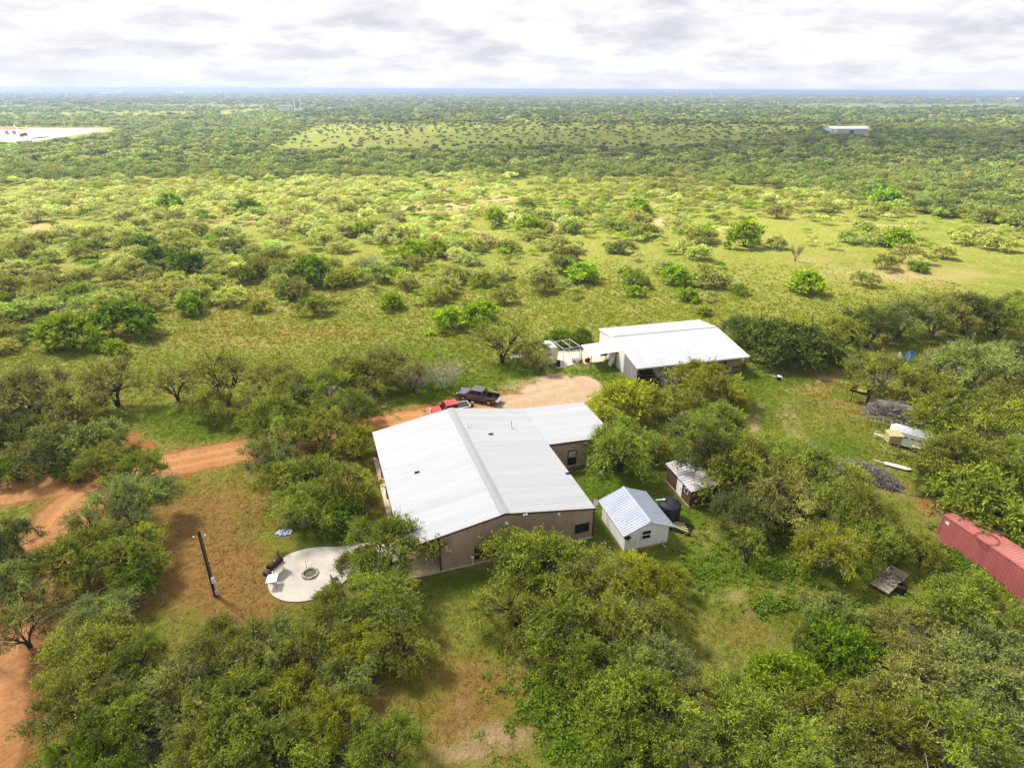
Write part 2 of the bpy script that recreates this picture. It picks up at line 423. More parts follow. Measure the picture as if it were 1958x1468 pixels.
SAND_AND_SUN = [(1580, 726, 44, 13, .75), (1442, 808, 18, 28, .85), (1450, 775, 30, 12, .6), (1790, 965, 40, 24, .6), (1825, 1095, 52, 14, .8), (1770, 1060, 40, 10, .5), (1408, 1140, 26, 20, .75), (1440, 1172, 34, 18, .6), (1480, 1220, 40, 26, .5),
        (950, 1405, 110, 45, .75), (880, 1345, 34, 26, .55), (890, 1440, 90, 30, .7), (1330, 1030, 20, 26, .45), (1350, 1060, 25, 18, .4), (1720, 525, 330, 38, .56), (500, 400, 480, 60, .42), (1560, 500, 130, 20, .5), (1250, 425, 120, 12, .75), (850, 395, 150, 14, .75),  # the wide field patches also paint the sunlit band's brightness into the ground
        (430, 425, 260, 14, .55), (60, 435, 160, 20, .6), (950, 380, 60, 8, .9), (1390, 440, 40, 8, .8), (1240, 385, 60, 7, .7), (800, 400, 120, 8, .8), (1700, 925, 26, 18, .6), (1800, 940, 22, 14, .5),
        (1520, 830, 16, 60, .35), (1540, 770, 30, 20, .4), (1600, 800, 40, 14, .3), (500, 660, 200, 20, .25), (900, 260, 700, 24, .35), (1700, 600, 60, 10, .3), (1690, 432, 60, 6, .7)]
LUSH = [(1000, 262, 600, 26, .38), (590, 1170, 90, 30, .5), (470, 1010, 50, 60, .35), (1480, 780, 110, 70, .7), (1600, 860, 120, 60, .7), (1130, 1010, 60, 60, .9), (1320, 960, 70, 60, .9), (1200, 1330, 160, 130, .7), (1500, 1060, 160, 70, .8), (1350, 1090, 120, 50, .75), (1560, 1180, 120, 50, .6), (640, 1010, 140, 40, .8), (400, 820, 140, 40, .8), (1660, 1290, 100, 60, .6), (1170, 930, 130, 60, 1.0), (850, 745, 140, 38, 1.0), (1000, 705, 100, 22, .9), (1150, 715, 80, 20, .9), (1430, 735, 90, 30, 1.0), (1500, 730, 110, 16, .9), (500, 815, 160, 40, .8), (360, 800, 120, 30, .9),
        (1160, 1405, 130, 90, .9), (900, 1115, 90, 26, .9), (1300, 1070, 90, 60, .6), (1560, 1340, 90, 60, .6), (1240, 1460, 90, 50, .7), (1420, 870, 60, 80, .5), (1650, 870, 80, 60, .5), (640, 1030, 160, 24, .6),
        (1500, 820, 40, 60, .5), (1870, 1090, 110, 40, .8), (1650, 1180, 120, 60, .5), (830, 680, 200, 40, .5), (930, 1270, 60, 120, .3), (1330, 1150, 60, 30, .45), (1430, 1090, 100, 40, .6), (1650, 1100, 80, 30, .6)]
DRY = [(380, 1060, 170, 170, 1.0), (450, 1150, 150, 60, 1.0), (300, 950, 90, 60, .8), (900, 1340, 120, 120, .8), (1440, 1200, 80, 56, .5), (650, 980, 90, 50, .6), (660, 930, 80, 70, .6), (160, 1300, 160, 160, .7),
       (500, 985, 80, 60, .7), (1560, 770, 130, 60, .45), (1640, 800, 60, 50, .4), (700, 1340, 140, 100, .6), (300, 560, 400, 60, .35), (500, 640, 350, 30, .3)]

def cover(X, Y):
    n = fbm(X, Y, 4.0, 3) - 0.5
    d = ell(X, Y, DIRT); s = ell(X, Y, SAND_AND_SUN); g = ell(X, Y, LUSH); y = ell(X, Y, DRY)
    for pts, w in ((ROAD_A, 4.2), (ROAD_B, 5.0)):
        d = np.maximum(d, np.clip(1.25 - seg_dist(X, Y, pts) / w, 0, 0.9))
    s = np.maximum(s, np.clip(1.1 - seg_dist(X, Y, DRIVE) / 6.0, 0, 0.6))
    s = np.maximum(s, np.clip(1.0 - seg_dist(X, Y, TRACK_R) / 2.2, 0, 0.45) )
    return np.clip(np.stack([d, s, g, y], -1) + n[..., None] * 0.25 * (np.stack([d, s, g, y], -1) > 0.05), 0, 1)

def axis(lo, hi, f0, f1, step, grow, cap):
    a = list(np.arange(f0, f1 + 1e-6, step))
    s = step; x = f1; r = []
    while x < hi: s = min(s * grow, cap); x += s; r.append(x)
    s = step; x = f0; l = []
    while x > lo: s = min(s * grow, cap); x -= s; l.append(x)
    return np.array(l[::-1] + a + r)
gx = axis(-10000, 10000, -72, 88, 0.55, 1.07, 500)
gy = axis(-150, 15000, 14, 112, 0.55, 1.05, 500)
GX, GY = np.meshgrid(gx, gy)
nx, ny = len(gx), len(gy)
V = np.stack([GX.ravel(), GY.ravel(), np.zeros(nx * ny)], -1)
ii = (np.arange(ny - 1)[:, None] * nx + np.arange(nx - 1)[None, :]).ravel()
Q = np.stack([ii, ii + 1, ii + nx + 1, ii + nx], -1)
CV = cover(GX.ravel(), GY.ravel())

def ground_mat():
    m, nt, out = newmat('pasture_ground')
    geo = node(nt, 'ShaderNodeNewGeometry')
    P = geo.outputs['Position']
    cv = node(nt, 'ShaderNodeAttribute', attribute_name='cover')
    sp = node(nt, 'ShaderNodeSeparateColor', {0: cv.outputs['Color']})
    def noise(s, d=4.0, r=0.6): return node(nt, 'ShaderNodeTexNoise', {'Vector': P, 'Scale': s, 'Detail': d, 'Roughness': r}).outputs[0]
    def rng_(x, a, b, c=0.0, d=1.0): return node(nt, 'ShaderNodeMapRange', {0: x, 1: a, 2: b, 3: c, 4: d}).outputs[0]
    def mix(f, a, b, bt='MIX'): return node(nt, 'ShaderNodeMixRGB', {0: f, 1: a, 2: b}, blend_type=bt).outputs[0]
    def add(a, b): return node(nt, 'ShaderNodeMath', {0: a, 1: b}, operation='ADD').outputs[0]
    def mul(a, b): return node(nt, 'ShaderNodeMath', {0: a, 1: b}, operation='MULTIPLY').outputs[0]
    nb, nm, nf, nvf = noise(0.018, 5.0), noise(0.16, 5.0), noise(1.1, 6.0, 0.7), noise(5.0, 4.0, 0.75)
    grass = mix(rng_(nb, 0.38, 0.62), (0.150, 0.190, 0.016, 1), (0.225, 0.235, 0.032, 1))
    grass = mix(rng_(nm, 0.40, 0.64), grass, (0.27, 0.255, 0.058, 1))
    grass = mix(rng_(nf, 0.42, 0.66), grass, (0.105, 0.125, 0.012, 1))
    # far country: darker woodland floor with pale fields
    sy = node(nt, 'ShaderNodeSeparateXYZ', {0: P})
    far = rng_(sy.outputs[1], 1200.0, 2600.0)
    stp = node(nt, 'ShaderNodeMapping', {0: P, 'Scale': (0.00055, 0.0016, 1.0)})
    nfar = node(nt, 'ShaderNodeTexNoise', {'Vector': stp.outputs[0], 'Scale': 1.0, 'Detail': 6.0, 'Roughness': 0.62}).outputs[0]
    farc = mix(rng_(nfar, 0.40, 0.52), (0.050, 0.075, 0.035, 1), (0.09, 0.12, 0.04, 1))
    farc = mix(rng_(nfar, 0.58, 0.63), farc, (0.30, 0.32, 0.15, 1))
    grass = mix(far, grass, farc)
    # dry and brown
    e = lambda a: add(a, mul(add(nf, -0.5), 0.9))
    c = mix(rng_(add(e(cv.outputs['Alpha']), mul(add(nm, -0.5), 1.1)), 0.20, 0.72), grass, mix(rng_(nf, 0.35, 0.7), (0.30, 0.165, 0.052, 1), (0.185, 0.125, 0.028, 1)))
    c = mix(rng_(e(sp.outputs[2]), 0.2, 0.7), c, mix(rng_(nf, 0.38, 0.66), (0.075, 0.135, 0.006, 1), (0.13, 0.178, 0.012, 1)))
    c = mix(rng_(e(sp.outputs[1]), 0.38, 0.8), c, mix(rng_(nm, 0.35, 0.65), (0.37, 0.245, 0.125, 1), (0.42, 0.30, 0.165, 1)))
    c = mix(rng_(e(sp.outputs[0]), 0.36, 0.8), c, mix(rng_(nf, 0.3, 0.7), (0.36, 0.155, 0.045, 1), (0.27, 0.115, 0.036, 1)))
    c = mix(1.0, c, rng_(nvf, 0.3, 0.72, 0.72, 1.25), 'MULTIPLY')
    b = node(nt, 'ShaderNodeBsdfPrincipled', {'Base Color': c, 'Roughness': 0.95, 'Specular IOR Level': 0.1})
    hgt = add(mul(nf, 1.0), mul(nvf, 0.35))
    near = rng_(sy.outputs[1], 60.0, 900.0, 1.0, 0.15)
    bu = node(nt, 'ShaderNodeBump', {'Strength': near, 'Distance': 0.55, 'Height': hgt})
    nt.links.new(bu.outputs[0], b.inputs['Normal'])
    nt.links.new(b.outputs[0], out.inputs[0])
    return m
MT['ground'] = ground_mat()
ground = link('ground', np_mesh('ground', V, Q, MT['ground'], {'cover': CV}))
tag(ground, kind='structure')

def track_mat(name, a, b, c, streak=0.0):
    m, nt, out = newmat(name)
    P = node(nt, 'ShaderNodeNewGeometry').outputs['Position']
    t = node(nt, 'ShaderNodeAttribute', attribute_name='edge').outputs['Fac']
    rut = node(nt, 'ShaderNodeAttribute', attribute_name='rut').outputs['Fac']
    n1 = node(nt, 'ShaderNodeTexNoise', {'Vector': P, 'Scale': 0.5, 'Detail': 6.0, 'Roughness': 0.65}).outputs[0]
    n2 = node(nt, 'ShaderNodeTexNoise', {'Vector': P, 'Scale': 3.2, 'Detail': 5.0, 'Roughness': 0.7}).outputs[0]
    f = node(nt, 'ShaderNodeMapRange', {0: n1, 1: 0.36, 2: 0.64}).outputs[0]
    g = node(nt, 'ShaderNodeMapRange', {0: n2, 1: 0.38, 2: 0.66, 3: 0.0, 4: 0.85}).outputs[0]
    c1 = node(nt, 'ShaderNodeMixRGB', {0: f, 1: rgba(a), 2: rgba(b)}).outputs[0]
    c2 = node(nt, 'ShaderNodeMixRGB', {0: g, 1: c1, 2: rgba(c)}).outputs[0]
    rf = node(nt, 'ShaderNodeMath', {0: rut, 1: streak}, operation='MULTIPLY').outputs[0]
    c3 = node(nt, 'ShaderNodeMixRGB', {0: rf, 1: c2, 2: rgba(tuple(1.25 * q for q in b))}).outputs[0]
    p = node(nt, 'ShaderNodeBsdfPrincipled', {'Base Color': c3, 'Roughness': 0.95, 'Specular IOR Level': 0.1})
    bu = node(nt, 'ShaderNodeBump', {'Strength': 0.6, 'Distance': 0.15, 'Height': n2})
    nt.links.new(bu.outputs[0], p.inputs['Normal'])
    # ragged edge: the sheet ends where cover thins out
    n12 = node(nt, 'ShaderNodeMath', {0: n1, 1: n2}, operation='ADD').outputs[0]
    n12 = node(nt, 'ShaderNodeMath', {0: n12, 1: 0.5}, operation='MULTIPLY').outputs[0]
    k = node(nt, 'ShaderNodeMath', {0: n12, 1: 1.3, 2: t}, operation='MULTIPLY_ADD').outputs[0]
    al = node(nt, 'ShaderNodeMapRange', {0: k, 1: 0.98, 2: 1.32}).outputs[0]
    tr = node(nt, 'ShaderNodeBsdfTransparent')
    mx = node(nt, 'ShaderNodeMixShader', {0: al, 1: tr.outputs[0], 2: p.outputs[0]})
    nt.links.new(mx.outputs[0], out.inputs[0])
    return m

def sheet(name, fn, x0, x1, y0, y1, step, z, mat):
    xs = np.arange(x0, x1, step); ys = np.arange(y0, y1, step)
    X, Y = np.meshgrid(xs, ys); e, r = fn(X, Y)
    n = len(xs); idx = (np.arange(len(ys) - 1)[:, None] * n + np.arange(n - 1)[None, :])
    keep = (e[:-1, :-1] > 0.03)
    i = idx[keep]
    q = np.stack([i, i + 1, i + n + 1, i + n], -1)
    used, inv = np.unique(q, return_inverse=True); q = inv.reshape(-1, 4)
    P = np.stack([X.ravel(), Y.ravel(), np.full(X.size, z)], -1)[used]
    o = link(name, np_mesh(name, P, q, mat, {'edge': e.ravel()[used], 'rut': r.ravel()[used]}))
    return tag(o, kind='structure')

def road_fn(X, Y):
    d1 = seg_dist(X, Y, ROAD_A); d2 = seg_dist(X, Y, ROAD_B)
    w1 = 2.0 + 0.9 * np.clip((-X - 5) / 30, 0, 1)
    e = np.maximum(np.clip(1.15 - (d1 / w1) ** 2 * 0.75, 0, 1), np.clip(1.1 - (d2 / 3.3) ** 2 * 0.75, 0, 1))
    rut = np.maximum(np.exp(-((d1 - 0.85) / 0.28) ** 2), np.exp(-((d2 - 1.1) / 0.35) ** 2))
    return e, rut
sheet('dirt_road', road_fn, -75, 8, 14, 80, 0.4, 0.004, track_mat('orange_dirt', (0.33, 0.140, 0.046), (0.42, 0.215, 0.092), (0.21, 0.105, 0.040), 0.45))
def drive_fn(X, Y):
    d = seg_dist(X, Y, DRIVE)
    U_, V_ = pix(np.stack([X, Y, np.zeros_like(X)], -1))
    e = np.zeros_like(X)
    for u, v, ru, rv in ((1072, 749, 80, 27), (1000, 768, 72, 15), (1114, 744, 38, 26), (1060, 724, 30, 10)):
        e = np.maximum(e, np.clip(1.45 - (((U_ - u) / ru) ** 2 + ((V_ - v) / rv) ** 2), 0, 1))
    rut = np.exp(-((d - 1.0) / 0.4) ** 2)
    return e, rut
sheet('gravel_driveway', drive_fn, -8, 18, 62, 92, 0.4, 0.008, track_mat('pale_gravel', (0.34, 0.24, 0.145), (0.41, 0.305, 0.205), (0.27, 0.18, 0.10), 0.25))
def pad_fn(X, Y):
    U_, V_ = pix(np.stack([X, Y, np.zeros_like(X)], -1))
    # caliche pad: bounded by straight lines on the photo's ground
    top = 244 + U_ * 0.010; bot = np.where(U_ < 60, 272, 272 - (U_ - 60) * 0.155)
    e = np.clip((V_ - top) / 3.0, 0, 1) * np.clip((bot - V_) / 3.0, 0, 1) * np.clip((222 - U_) / 12, 0, 1)
    return np.clip(e * 1.6, 0, 1), e * 0
sheet('caliche_pad', pad_fn, -760, -280, 430, 800, 6.0, 0.02, track_mat('white_caliche', (0.50, 0.47, 0.42), (0.55, 0.52, 0.48), (0.40, 0.34, 0.27)))

# concrete patio: kidney outline with a path to the porch
def smooth_poly(pts, n=6):
    P = np.array(pts); N = len(P); out = []
    for i in range(N):
        p0, p1, p2, p3 = P[i - 1], P[i], P[(i + 1) % N], P[(i + 2) % N]
        for k in range(n):
            t = k / n
            out.append(0.5 * ((2 * p1) + (-p0 + p2) * t + (2 * p0 - 5 * p1 + 4 * p2 - p3) * t * t + (-p0 + 3 * p1 - 3 * p2 + p3) * t ** 3))
    return out
po = smooth_poly(ppoly((513, 1108), (514, 1128), (527, 1143), (553, 1151), (590, 1149), (630, 1134), (662, 1110), (668, 1098), (700, 1086), (750, 1078), (772, 1074), (772, 1040), (735, 1038), (690, 1040), (650, 1046), (610, 1047), (575, 1053), (547, 1064), (522, 1086)))
mb = MB(); mb.prism([(p[0], p[1], 0.0) for p in po], (0, 0, 0.10))
tag(mb.build('patio', MT['concrete']), kind='structure')

# ------------------------------------------------------------------ buildings
def on_wall(u, v, o, ang, yl):
    """pixel -> (x, z) on the vertical plane y = yl of a building standing at o, turned by ang"""
    e1 = np.array([math.cos(ang), math.sin(ang), 0]); e2 = np.array([-math.sin(ang), math.cos(ang), 0])
    d = _fw * F + _R * (u - PW / 2) - _U * (v - PH / 2)
    c = np.array([0, 0, HC]) - np.array([o[0], o[1], 0])
    t = (yl - c @ e2) / (d @ e2)
    p = c + d * t
    return p @ e1, p[2]

def window(parent, x0, x1, z0, z1, y, frame, pane, bars=1, name='window', fw=0.07, sgn=-1):
    """framed window in a wall facing -y (sgn -1): frame > pane"""
    m = MB(); t = 0.06 * sgn
    ya, yb = sorted((y, y + t))
    m.box(x0, x1, ya, yb, z1 - fw, z1); m.box(x0, x1, ya, yb, z0, z0 + fw)
    m.box(x0, x0 + fw, ya, yb, z0 + fw, z1 - fw); m.box(x1 - fw, x1, ya, yb, z0 + fw, z1 - fw)
    for k in range(bars):
        zz = z0 + (z1 - z0) * (k + 1) / (bars + 1)
        m.box(x0 + fw, x1 - fw, ya + 0.006, yb - 0.006, zz - 0.03, zz + 0.03)
    f = m.build(name, frame, parent)
    p = MB(); p.box(x0 + fw, x1 - fw, y + t * 0.15, y + t * 0.3, z0 + fw, z1 - fw)
    p.build('pane', pane, f)
    return f

# --- the house
HO, HA = (-0.56, 41.68), 0.326
WL, WR, HL, ZE, ZR, NOT, WE, ZW, PCH = 8.55, 8.5, 19.67, 3.35, 4.82, 11.4, 7.9, 2.95, 2.87
house = thing('metal_house', 'large low brown metal house with a wide white L-shaped roof', 'house', (HO[0], HO[1], 0), HA)
SL = (ZR - ZE) / WL
def rz_(x): return ZR - abs(x) * SL if x <= WR else ZE - (x - WR) * (ZE - ZW) / WE
def slope_sheet(m, x0, z0, x1, z1, y0, y1, **k):
    al = np.array([x1 - x0, 0, z1 - z0], float); ln = np.linalg.norm(al); al /= ln
    no = np.array([-al[2], 0, al[0]]); no = no if no[2] > 0 else -no
    m.ribbed((x0, y0, z0), (0, 1, 0), al, no, y1 - y0, ln, **k)
m = MB()
slope_sheet(m, 0, ZR - 0.04, -WL - 0.25, rz_(-WL - 0.25) - 0.04, -0.12, HL + 0.12, pitch=0.31, rh=0.015, rw=0.055)
slope_sheet(m, 0, ZR - 0.04, WR, ZE - 0.04, -0.12, HL + 0.12, pitch=0.31, rh=0.015, rw=0.055)
slope_sheet(m, WR + 0.02, ZE - 0.045, WR + WE, ZW - 0.045, NOT - 0.1, HL + 0.12, pitch=0.31, rh=0.015, rw=0.055)
roof = m.build('roof', MT['roof'], house)
m = MB()
for s in (-1, 1):
    m.prism([(0, -0.14, ZR + 0.04), (s * 0.42, -0.14, ZR + 0.04 - 0.42 * SL), (s * 0.42, -0.14, ZR + 0.025 - 0.42 * SL), (0, -0.14, ZR + 0.02)], (0, HL + 0.28, 0))
m.build('ridge_cap', MT['ridge'], roof)
def vent(parent, u, v, kind):
    # pixel on the right or left slope -> local point
    best = None
    for z in np.arange(2.8, 5.0, 0.02):
        p = at(u, v, z); dx_, dy_ = p[0] - HO[0], p[1] - HO[1]
        x = dx_ * math.cos(HA) + dy_ * math.sin(HA); y = -dx_ * math.sin(HA) + dy_ * math.cos(HA)
        if best is None or abs(rz_(x) - z) < best[0]: best = (abs(rz_(x) - z), x, y, z)
    _, x, y, z = best
    m = MB()
    if kind == 'pipe':
        m.lathe([(0.16, z - 0.05), (0.15, z + 0.05), (0.06, z + 0.12), (0.055, z + 0.55), (0.0, z + 0.56)], 12, o=(x, y, 0)); m.build('vent_pipe', MT['white'], parent)
    elif kind == 'tall':
        m.lathe([(0.16, z - 0.05), (0.15, z + 0.05), (0.055, z + 0.12), (0.05, z + 0.95), (0.0, z + 0.96)], 12, o=(x, y, 0)); m.build('vent_pipe', MT['alum'], parent)
    else:
        m.box(x - 0.24, x + 0.24, y - 0.06, y + 0.10, z - 0.02, z + 0.13, b=0.015); m.build('roof_vent', MT['black'], parent)
for u, v, k in ((893, 815, 'pipe'), (978, 818, 'tall'), (938.5, 830.5, 'cap'), (797.5, 903.5, 'cap'), (1086, 905.5, 'cap')): vent(roof, u, v, k)
# walls with vertical ribs
XL = -(WL - PCH)
def ribbed_wall(m, axis_, a0, a1, fixed, ztop, step=0.3, sgn=-1, z0=0.12):
    n = max(2, int((a1 - a0) / step)); 
    seq = np.linspace(a0, a1, n + 1)
    for i in range(n):
        c = (seq[i] + seq[i + 1]) / 2
        zt = min(ztop(c - 0.05), ztop(c + 0.05)) - 0.02
        f0, f1 = sorted((fixed, fixed + 0.025 * sgn))
        if axis_ == 'x': m.box(c - 0.045, c + 0.045, f0, f1, z0, zt)
        else: m.box(f0, f1, c - 0.045, c + 0.045, z0, zt)
m = MB()
under = lambda x: rz_(x) - 0.10
m.prism([(XL, 0.0, 0.12), (WR - 0.06, 0.0, 0.12), (WR - 0.06, 0.0, under(WR - .06)), (0, 0.0, under(0)), (XL, 0.0, under(XL))], (0, 0.12, 0))
ribbed_wall(m, 'x', XL, WR - 0.06, 0.0, under)
m.build('front_wall', MT['tan'], house)
m = MB(); m.box(WR - 0.18, WR - 0.06, 0.125, NOT, 0.12, under(WR)); ribbed_wall(m, 'y', 0.15, NOT, WR - 0.06, lambda y: under(WR), sgn=1); m.build('side_wall', MT['tan'], house)
m = MB(); XE = WR + WE - 0.1
m.prism([(WR - 0.06, NOT + 0.02, 0.12), (XE, NOT + 0.02, 0.12), (XE, NOT + 0.02, under(XE)), (WR - 0.06, NOT + 0.02, under(WR + .01))], (0, 0.12, 0))
ribbed_wall(m, 'x', WR, XE, NOT + 0.02, under); m.build('wing_wall', MT['tan'], house)
m = MB(); m.box(XE - 0.12, XE, NOT + 0.145, HL - 0.125, 0.12, under(XE)); m.box(XL, XE, HL - 0.12, HL, 0.12, under(XE)); m.build('back_wall', MT['tan'], house)
m = MB(); m.box(XL, XL + 0.12, 0.125, HL - 0.125, 0.12, under(XL)); ribbed_wall(m, 'y', 0.15, HL - 0.15, XL, lambda y: under(XL)); m.build('porch_wall', MT['tan'], house)
# fascia trim
m = MB()
for x0, x1 in ((-WL - 0.25, 0), (0, WR)):
    z0, z1 = rz_(x0), rz_(x1)
    m.prism([(x0, -0.17, z0 - 0.16), (x1, -0.17, z1 - 0.16), (x1, -0.17, z1 - 0.0), (x0, -0.17, z0 - 0.0)], (0, 0.045, 0))
m.build('gable_trim', MT['trim'], house)
m = MB(); m.box(WR - 0.005, WR + 0.05, -0.12, NOT - 0.16, ZE - 0.20, ZE - 0.03)
m.prism([(WR + 0.05, NOT - 0.15, ZE - 0.21), (WR + WE, NOT - 0.15, ZW - 0.21), (WR + WE, NOT - 0.15, ZW + 0.0), (WR + 0.05, NOT - 0.15, ZE + 0.0)], (0, 0.045, 0))
m.build('eave_trim', MT['trim'], house)
m = MB(); m.box(-WL - 0.29, -WL - 0.23, -0.12, HL + 0.12, rz_(-WL - .25) - 0.21, rz_(-WL - .25) - 0.05); m.build('gutter', MT['trim'], house)
for xx, yy in ((XL - 0.03, -0.03), (WR - 0.07, -0.03)):
    m = MB(); m.box(xx - 0.06, xx + 0.06, yy - 0.03, yy + 0.05, 0.12, under(xx) - 0.04); m.build('corner_trim', MT['trim'], house)
m = MB(); m.box(XL - 0.06, WR, -0.10, HL + 0.05, 0.0, 0.12); m.box(WR + 0.001, XE + 0.06, NOT - 0.08, HL + 0.05, 0.0, 0.12); m.build('foundation', MT['found'], house)
m = MB(); m.box(-WL - 0.45, XL - 0.062, -0.1, HL + 0.05, 0.0, 0.115); m.build('porch_slab', MT['porch'], house)
for k in range(6):
    yy = 0.1 + k * (HL - 0.3) / 5
    m = MB(); m.box(-WL - 0.12, -WL + 0.02, yy - 0.07, yy + 0.07, 0.115, rz_(-WL) - 0.08); m.build('porch_post', MT['post'], house)
m = MB(); m.box(-WL - 0.10, -WL + 0.0, 0.25, HL - 0.3, rz_(-WL) - 0.32, rz_(-WL) - 0.09); m.build('porch_beam', MT['post'], house)
# windows and lights of the front wall
x0, z1 = on_wall(907, 1045, HO, HA, 0); x1, z0 = on_wall(962, 1062, HO, HA, 0)
window(house, x0, x0 + 2.3, z1 - 1.35, z1, -0.028, MT['black'], MT['glass'], 0, fw=0.09)
x0, z1 = on_wall(1100, 1003, HO, HA, 0)
window(house, x0, WR - 0.5, 0.9, z1, -0.028, MT['black'], MT['glass'], 0, fw=0.09)
for u, v in ((1086, 872),):
    x0, z1 = on_wall(u, 862, HO, HA, NOT); x1, z0 = on_wall(1101, 886, HO, HA, NOT)
    w = window(house, x0, x1, z0, z1, NOT - 0.008, MT['black'], MT['glass'], 1)
    b = MB(); zc = (z0 + z1) / 2 + 0.04; b.box(x0 + 0.08, x1 - 0.08, NOT - 0.045, NOT - 0.03, zc, z1 - 0.08); b.build('blind', MT['blind'], w)
for u, v, s in ((1003.5, 981.5, 1), (968.5, 999.5, 0.7), (1068, 982, 0.5)):
    x, z = on_wall(u, v, HO, HA, -0.1)
    m = MB(); m.box(x - 0.22 * s, x + 0.22 * s, -0.17, -0.026, z - 0.07, z + 0.07, b=0.012); m.box(x - 0.2 * s, x - 0.02, -0.30, -0.17, z - 0.10, z + 0.05, b=0.02); m.box(x + 0.03, x + 0.2 * s, -0.30, -0.17, z - 0.11, z + 0.04, b=0.02)
    m.build('wall_light', MT['white'], house)
x, z = on_wall(904, 1083, HO, HA, -0.12)
m = MB(); m.tube([(x, -0.12, 0.1), (x, -0.12, 0.85), (x, -0.05, 0.95)], 0.04); m.box(x - 0.12, x + 0.12, -0.2, -0.03, 0.8, 0.95, b=0.01); m.build('standpipe', MT['white'], house)
m = MB(); x, z = on_wall(850, 1040, HO, HA, 0); m.box(x - 0.08, x + 0.08, -0.12, -0.026, z - 0.1, z + 0.1, b=0.01); m.build('porch_lamp', MT['black'], house)

def gable_shed(name, label, loc, rz, W, Lh, ze, zr, oh, matw, matr, ridge_x=None, rib=0.3, base=None):
    t = thing(name, label, 'shed', (loc[0], loc[1], 0), rz)
    rx = W / 2 if ridge_x is None else ridge_x
    def rzz(x): return zr - abs(x - rx) * ((zr - ze) / (rx if x < rx else (W - rx)))
    m = MB()
    for x1 in (-oh, W + oh): slope_sheet(m, rx, zr, x1, rzz(x1), -oh, Lh + oh, pitch=rib, rh=0.035, rw=0.05)
    r = m.build('roof', matr, t)
    m = MB()
    for s in (-1, 1):
        dz = (rzz(rx) - rzz(rx + s * 0.18))
        m.prism([(rx, -oh - 0.02, zr + 0.085), (rx + s * 0.18, -oh - 0.02, zr + 0.085 - dz), (rx + s * 0.18, -oh - 0.02, zr + 0.07 - dz), (rx, -oh - 0.02, zr + 0.065)], (0, Lh + 2 * oh + 0.04, 0))
    m.build('ridge_cap', matr, r)
    zb = 0.22 if base else 0.0
    m = MB()
    for y in (0, Lh - 0.1): m.prism([(0, y, zb), (W, y, zb), (W, y, rzz(W) - 0.03), (rx, y, rzz(rx) - 0.03), (0, y, rzz(0) - 0.03)], (0, 0.1, 0))
    for x in (0, W - 0.1): m.box(x, x + 0.1, 0.102, Lh - 0.102, zb, ze - 0.04)
    n = int(W / 0.4)
    for k in range(n):
        xx = (k + 0.5) * W / n; m.box(xx - 0.012, xx + 0.012, -0.014, 0.0, zb, rzz(xx) - 0.06)
    n = int(Lh / 0.4)
    for k in range(n):
        yy = (k + 0.5) * Lh / n; m.box(-0.014, 0, yy - 0.012, yy + 0.012, zb, ze - 0.06)
    m.build('walls', matw, t)
    m = MB()
    for x0, x1 in ((-oh, rx), (rx, W + oh)):
        m.prism([(x0, -oh - 0.03, rzz(x0) - 0.14), (x1, -oh - 0.03, rzz(x1) - 0.14), (x1, -oh - 0.03, rzz(x1) + 0.03), (x0, -oh - 0.03, rzz(x0) + 0.03)], (0, 0.028, 0))
    for x in (-oh - 0.03, W + oh): m.box(x, x + 0.03, -oh, Lh + oh, rzz(W + oh) - 0.13, rzz(W + oh) + 0.0)
    m.build('fascia', matw, t)
    if base:
        m = MB(); m.box(-0.03, W + 0.03, -0.03, Lh + 0.03, 0, zb - 0.003); m.build('skirt', base, t)
    return t, rzz
WSO, WSA = (9.98, 42.30), 0.29
wshed, wrz = gable_shed('white_shed', 'small white shed with a blue-grey gable roof beside the house corner', WSO, WSA, 4.3, 4.75, 2.3, 3.2, 0.3, MT['white'], MT['shedroof'], base=MT['board'])
x0, z1 = on_wall(1227, 1014, WSO, WSA, 0); x1, z0 = on_wall(1244, 1028, WSO, WSA, 0)
window(wshed, x0, x1, z0, z1, -0.016, MT['white'], MT['glass'], 1, fw=0.08)
m = MB(); x, z = on_wall(1201, 1021, WSO, WSA, -0.2); m.box(x - 0.3, x + 0.3, -0.35, -0.016, 1.75, 1.83, b=0.01); m.box(x + 0.05, x + 0.2, -0.2, -0.02, 1.45, 1.745, b=0.02); m.build('bracket_shelf', MT['black'], wshed)
m = MB(); m.tube([(3.8, -0.06, 0.75), (3.8, -0.06, 0.1), (3.95, -0.5, 0.05)], 0.035); m.tube([(1.0, -0.06, 0.35), (1.0, -0.06, 0.1), (1.02, -0.35, 0.04)], 0.04); m.build('drain_pipe', MT['white'], wshed)
m = MB(); x, z = on_wall(1196, 1024, WSO, WSA, -0.1); m.box(0.35, 0.85, -0.12, -0.016, 1.1, 1.5, b=0.02); m.build('meter_box', MT['white'], wshed)

